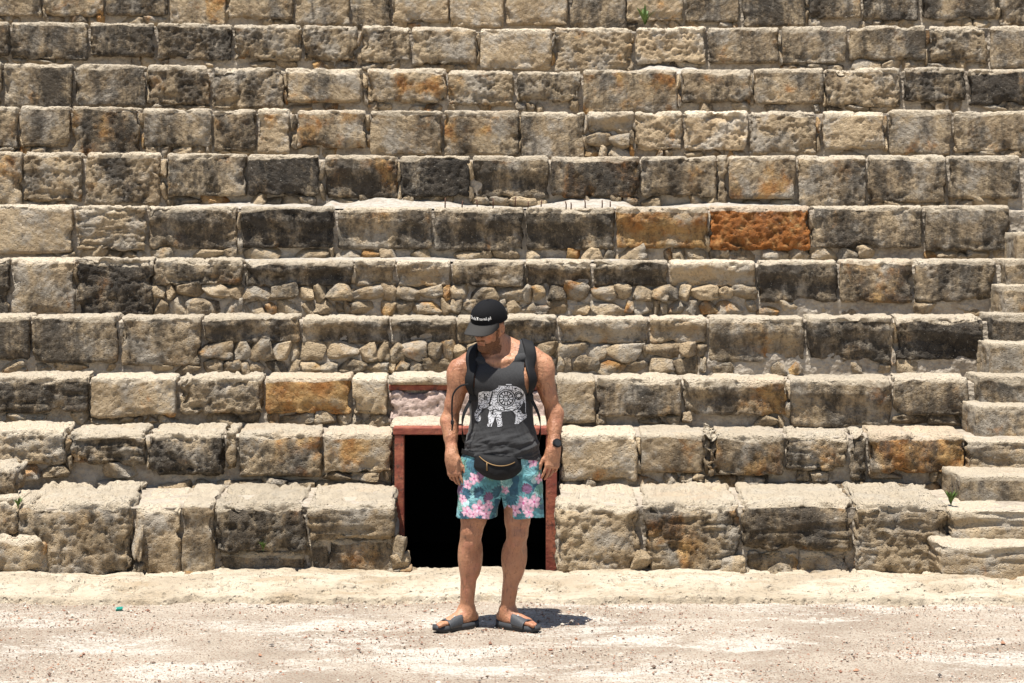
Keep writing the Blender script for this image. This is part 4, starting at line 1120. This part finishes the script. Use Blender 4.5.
# ------------------------------------------------------------------ sandals
EVA = simple('charcoal_rubber', (.040, .042, .046), .55, bump=(160, .0012)); EVA2 = simple('grey_rubber_strap', (.052, .055, .060), .5, bump=(120, .0015))
PRINT = simple('pale_print', (.45, .45, .46), .6)
def sandal(G, f, r, s, lab):
    T = link('sandal', None, MAN)
    pts = []
    a, b, q = sheet_grid(np.linspace(0, 1, 60), np.linspace(-1, 1, 15))
    L = -.078+a*.305; wid = .043*(1-.12*np.cos(a*math.pi*2+.6))*np.power(np.clip(1-np.abs(2*a-1)**5, 0, 1), .5)+.002; wid *= (.92+.16*a); bend = .010*s*np.sin(a*math.pi)*(a-.4)
    def lay(z_, k): return G+f*L[:, None]+r*(b*wid*k+bend)[:, None]+V3(0, 0, 1)*z_[:, None]
    zt = .024+.004*np.abs(b)**6+.006*sstep(.85, 1, a)+.002*sstep(.2, 0, a); zb = -.008+.012*sstep(.86, 1, a)
    V = np.concatenate([lay(zt, 1.), lay(zb+0*a, 1.04)]); n = len(a)
    if np.dot(np.cross(V[q[200][1]]-V[q[200][0]], V[q[200][3]]-V[q[200][0]]), V3(0, 0, 1)) < 0: q = q[:, ::-1]
    e = np.concatenate([q[:, [i, (i+1) % 4]] for i in range(4)]); key = e[:, 0]*n+e[:, 1]; rev = e[:, 1]*n+e[:, 0]; bd = e[~np.isin(key, rev)]
    Fq = np.concatenate([q, q[:, ::-1]+n, np.stack([bd[:, 1], bd[:, 0], bd[:, 0]+n, bd[:, 1]+n], 1)])
    link('sole', mesh_np('sole', V, Fq, EVA), T)
    # band over the instep
    a, b, q = sheet_grid(np.linspace(0, 1, 22), np.linspace(-1, 1, 31))
    th_ = b*math.pi*.5
    Lp = .062+a*(.092+.012*np.cos(th_))-.012*(1-np.abs(b)); hgt = .087-.033*a; wd = .050+.002*a
    P = G+f*Lp[:, None]+r*(np.sin(th_)*wd+.008*s*a)[:, None]+V3(0, 0, 1)*(.012+(hgt-.012)*np.power(np.cos(th_), .62))[:, None]
    if np.dot(np.cross(P[q[330][1]]-P[q[330][0]], P[q[330][3]]-P[q[330][0]]), V3(0, 0, 1)) < 0: q = q[:, ::-1]
    Vs, Fs = shell(P, q, .006); st_ = link('strap', mesh_np('strap', Vs, Fs, EVA2), T)
    # small pale mark printed on the band: a bar with a slanting tick
    N = vnormals(P, q); mk = ((np.abs(b-.0) < .30) & (np.abs(a-.42-.25*b) < .07)) | ((np.abs(a-.5) < .2) & (np.abs(b-.1-.3*(a-.5)) < .05))
    V, Fq, _ = keep_faces(P+N*.0015, q, mk)
    if len(Fq): link('print', mesh_np('print', V, Fq, PRINT), st_)
sandal(FLG, FLf, FLr, 1, ''); sandal(FRG, FRf, FRr, -1, '')

# ------------------------------------------------------------------ things he carries
BASE = V3(PX, PY, .012)
NYLON = simple('black_nylon', (.010, .010, .011), .72, bump=(300, .0012)); WEB = simple('black_webbing', (.014, .014, .015), .65, bump=(220, .001))
def ribbon(path, width, th, prims=None, clear=.012, n=60, taper=None, nrm=None, pull=False):
    P = spline(path, n)
    if prims is not None:
        for _ in range(4):
            d = sdf(prims, P); g_ = grad(prims, P); P = P+g_*(np.where(d < .07, clear-d, 0) if pull else np.maximum(clear-d, 0))[:, None]
        for _ in range(3): P[1:-1] = .5*P[1:-1]+.25*(P[:-2]+P[2:])
    T = np.gradient(P, axis=0); T /= np.linalg.norm(T, axis=1)[:, None]
    G_ = grad(prims, P) if prims is not None else np.tile(np.array(nrm, float), (len(P), 1)); G_ = G_-(G_*T).sum(1)[:, None]*T; G_ /= np.linalg.norm(G_, axis=1)[:, None]
    S = np.cross(T, G_); w_ = width if not callable(width) else np.array([width(t) for t in np.linspace(0, 1, len(P))])[:, None]
    sec = [(-1, 0), (-.92, .8), (-.6, 1), (0, 1.06), (.6, 1), (.92, .8), (1, 0), (.9, -.5), (-.9, -.5)]; k = len(sec)
    V = np.concatenate([(P+S*w_*.5*a+G_*th*.5*b)[:, None] for a, b in sec], 1).reshape(-1, 3); m_ = len(P)
    Fc = [(i*k+j, i*k+(j+1) % k, (i+1)*k+(j+1) % k, (i+1)*k+j) for i in range(m_-1) for j in range(k)]+[tuple(range(k))[::-1], tuple((m_-1)*k+j for j in range(k))]
    return V, Fc, P
BP = thing('backpack', 'black backpack on the man\'s back, its padded straps over both shoulders', 'backpack', tuple(BASE))
skinp = tank_p+arm(SL, EL, WL, -1)[:1]+arm(SR, ER, WR, 1)[:1]
V, Fq = surface([Box((.02, .205, 1.24), (.150, .072, .235), .06, None, .03), Box((.02, .285, 1.17), (.115, .03, .13), .028, None, .03)], .006); link('pack_body', mesh_np('pack_body', V, Fq, NYLON), BP)
wf = lambda t: .064 if t < .75 else .064-.03*(t-.75)/.25
for pts, web in (([(-.105, .14, 1.50), (-.126, .06, 1.565), (-.140, -.04, 1.55), (-.155, -.115, 1.45), (-.165, -.135, 1.34), (-.174, -.125, 1.26)], [(-.174, -.125, 1.27), (-.184, -.085, 1.18), (-.192, .0, 1.07), (-.17, .12, 1.01), (-.10, .17, 1.02)]),
                 ([(.145, .14, 1.52), (.165, .06, 1.595), (.178, -.04, 1.575), (.198, -.112, 1.45), (.212, -.125, 1.34), (.222, -.11, 1.27)], [(.222, -.112, 1.28), (.232, -.06, 1.17), (.236, .03, 1.06), (.20, .13, 1.0), (.12, .17, 1.02)])):
    V, Fc, P = ribbon(pts, wf, .014, skinp, .006, pull=True); sh = link('shoulder_strap', mesh_np('shoulder_strap', V, Fc, NYLON), BP)
    e = P[-1]; link('buckle', mesh_np('buckle', *surface([Box(e+V3(0, -.006, -.01), (.021, .008, .018), .005)], .003), WEB), sh)
    V, Fc, _ = ribbon([tuple(P[-3]), tuple(P[-1])]+web[1:], .026, .004, tank_p, .008); link('webbing', mesh_np('webbing', V, Fc, WEB), sh)
V, Fc, _ = ribbon([(-.155, -.150, 1.355), (-.200, -.158, 1.345), (-.238, -.150, 1.30), (-.246, -.135, 1.22), (-.243, -.130, 1.14), (-.246, -.128, 1.10)], .010, .003, None, nrm=(-.25, -1, 0)); link('loose_strap', mesh_np('loose_strap', V, Fc, WEB), BP)
link('strap_slider', mesh_np('strap_slider', *surface([Box((-.244, -.131, 1.145), (.009, .005, .012), .003)], .002), WEB), BP)

WB = thing('waist_bag', 'small black waist bag with gold zip worn in front over the floral shorts', 'waist bag', tuple(BASE))
a, b, q = sheet_grid(np.linspace(-1, 1, 49), np.linspace(-1, 1, 33))      # front and back shells of the pouch
def pouch(a, b, s):
    half = np.where(b > 0, .128-.012*b, .128-.052*np.abs(b)**1.6); xx = half*1.08*a; zz = .898+.068*b-.014*np.abs(a)**2*(b < 0)*b-.010*a*.6+.010*a*a*np.where(b > 0, .9, 0)
    puff = np.power(np.clip(1-np.abs(a)**3.2, 0, 1), .55)*np.power(np.clip(1-np.abs(b)**3.2, 0, 1), .5)
    yb = -.148+.055*a*a
    return np.stack([xx+.006, yb-(.050*puff if s else -.004*puff), zz], 1)
V = np.concatenate([pouch(a, b, 1), pouch(a, b, 0)]); n = len(a); V[:, 1] += .0025*fbm(V*28, 3); V, Fq = weld(V, np.concatenate([q, q[:, ::-1]+n]), 1e-4)
link('pouch', mesh_np('pouch', V, [tuple(dict.fromkeys(f)) for f in Fq.tolist() if len(set(f)) > 2], NYLON), WB)
ta = np.linspace(-.80, .70, 40); tb = .62-.36*(1-((ta-.05)/.75)**2)*1.0+.10*(-ta)*.6; Z = pouch(ta, np.clip(tb, -1, .9), 1)-V3(0, .0022, 0)
GOLD = simple('brass_zip', (.22, .14, .065), .55, metal=.6); V, Fc = tube(Z, .0028, 6); link('zip', mesh_np('zip', V, Fc, GOLD), WB)
zp = Z[9]; V, Fc = tube([zp+V3(0, -.004, 0), zp+V3(0, -.009, -.02), zp+V3(.001, -.006, -.045)], [.003, .0042, .0045], 6); link('zip_pull', mesh_np('zip_pull', V, Fc, GOLD), WB)
for pts in ([(-.10, -.125, .955), (-.165, -.075, .972), (-.195, .0, .975), (-.15, .10, .96), (.0, .15, .96)], [(.11, -.125, .955), (.185, -.07, .972), (.225, .0, .975), (.18, .10, .96), (.0, .15, .96)]):
    V, Fc, _ = ribbon(pts, .026, .003, short_p[:1], .003); link('belt_strap', mesh_np('belt_strap', V, Fc, WEB), WB)

WT = thing('wristwatch', 'chunky black digital wristwatch on the man\'s left wrist', 'watch', tuple(BASE))
f_ = unit(WR-ER); c0 = WR-f_*.012; s_ = unit(np.cross(f_, V3(.40, -.92, 0))); o_ = unit(np.cross(s_, f_)); o_ = o_ if o_[1] < 0 else -o_
a, b, q = sheet_grid(np.linspace(0, 2*math.pi, 49), np.array([-1, -.8, 0, .8, 1.]))
rr_ = (.0335)+.0015*(np.abs(b) < .9); V = c0+(np.cos(a)*rr_)[:, None]*o_+(np.sin(a)*rr_*.97)[:, None]*s_+(b*.0125)[:, None]*f_
if np.dot(np.cross(V[q[0][1]]-V[q[0][0]], V[q[0][3]]-V[q[0][0]]), o_) < 0: q = q[:, ::-1]
V, q = shell(V, q, .003); link('band', mesh_np('band', V, q, NYLON), WT)
cc = c0+o_*.039; CM = np.array([s_, o_, f_])
pr_ = [(.001, -.009), (.021, -.009), (.0255, -.005), (.0255, .004), (.0235, .0085), (.0195, .0098), (.0185, .0088), (.001, .0088)]; kk = 36
V = np.array([cc+s_*r*math.cos(2*math.pi*i/kk)+f_*r*math.sin(2*math.pi*i/kk)+o_*h for r, h in pr_ for i in range(kk)])
Fc = [(a*kk+i, a*kk+(i+1) % kk, (a+1)*kk+(i+1) % kk, (a+1)*kk+i) for a in range(len(pr_)-1) for i in range(kk)]
case = link('case', mesh_np('case', V, Fc, NYLON, False), WT)
for i in (-1, 1):
    link('pusher', mesh_np('pusher', *surface([Cap(cc+s_*i*.024+f_*.008, cc+s_*i*.0275+f_*.009, .003, .003)], .0015), WEB), case)
def disc(c, n_, u_, v_, r, k=28): return np.array([c]+[c+u_*r*math.cos(2*math.pi*i/k)+v_*r*math.sin(2*math.pi*i/k) for i in range(k)])
V = disc(cc+o_*.0092, o_, s_, f_, .0180); link('dial', mesh_np('dial', V, [(0, 1+i, 1+(i+1) % 28) for i in range(28)], simple('watch_glass', (.030, .032, .034), .35), False), case)
# ------------------------------------------------------------------ light, sky, camera
w = bpy.data.worlds.new('World'); scene.world = w; w.use_nodes = True
nt = w.node_tree; bg = nt.nodes['Background']; sky = nt.nodes.new('ShaderNodeTexSky'); sky.sky_type = 'NISHITA'
sky.sun_disc = False; sd = Vector((-.14, -.215, 1.)).normalized()
sky.sun_elevation = math.asin(sd.z); sky.sun_rotation = math.atan2(sd.x, sd.y) % (2*math.pi)
sky.air_density = 1.; sky.dust_density = 1.
nt.links.new(sky.outputs[0], bg.inputs[0]); bg.inputs[1].default_value = .065
L = bpy.data.lights.new('sun', 'SUN'); L.energy = 5.; L.angle = math.radians(.5); L.color = (1., .955, .88)
so = bpy.data.objects.new('sun', L); COL.objects.link(so); so.rotation_euler = sd.to_track_quat('Z', 'Y').to_euler(); so.location = (-5, -4, 18)
cam = bpy.data.cameras.new('camera'); co = bpy.data.objects.new('camera', cam); COL.objects.link(co)
co.location = (0, 0, EYE); co.rotation_euler = (math.pi/2, 0, 0)
cam.sensor_width = 36; cam.lens = 36*F/1024; cam.clip_end = 2000; cam.clip_start = .1
cam.shift_y = -(341.5-CY)/1024
scene.camera = co
scene.render.engine = 'CYCLES'
scene.view_settings.view_transform = 'Standard'; scene.view_settings.look = 'None'
scene.view_settings.exposure = .84; scene.view_settings.gamma = 1.
scene.view_settings.use_curve_mapping = False
scene.cycles.max_bounces = 6; scene.cycles.use_denoising = True
scene.render.resolution_x, scene.render.resolution_y = 1024, 683
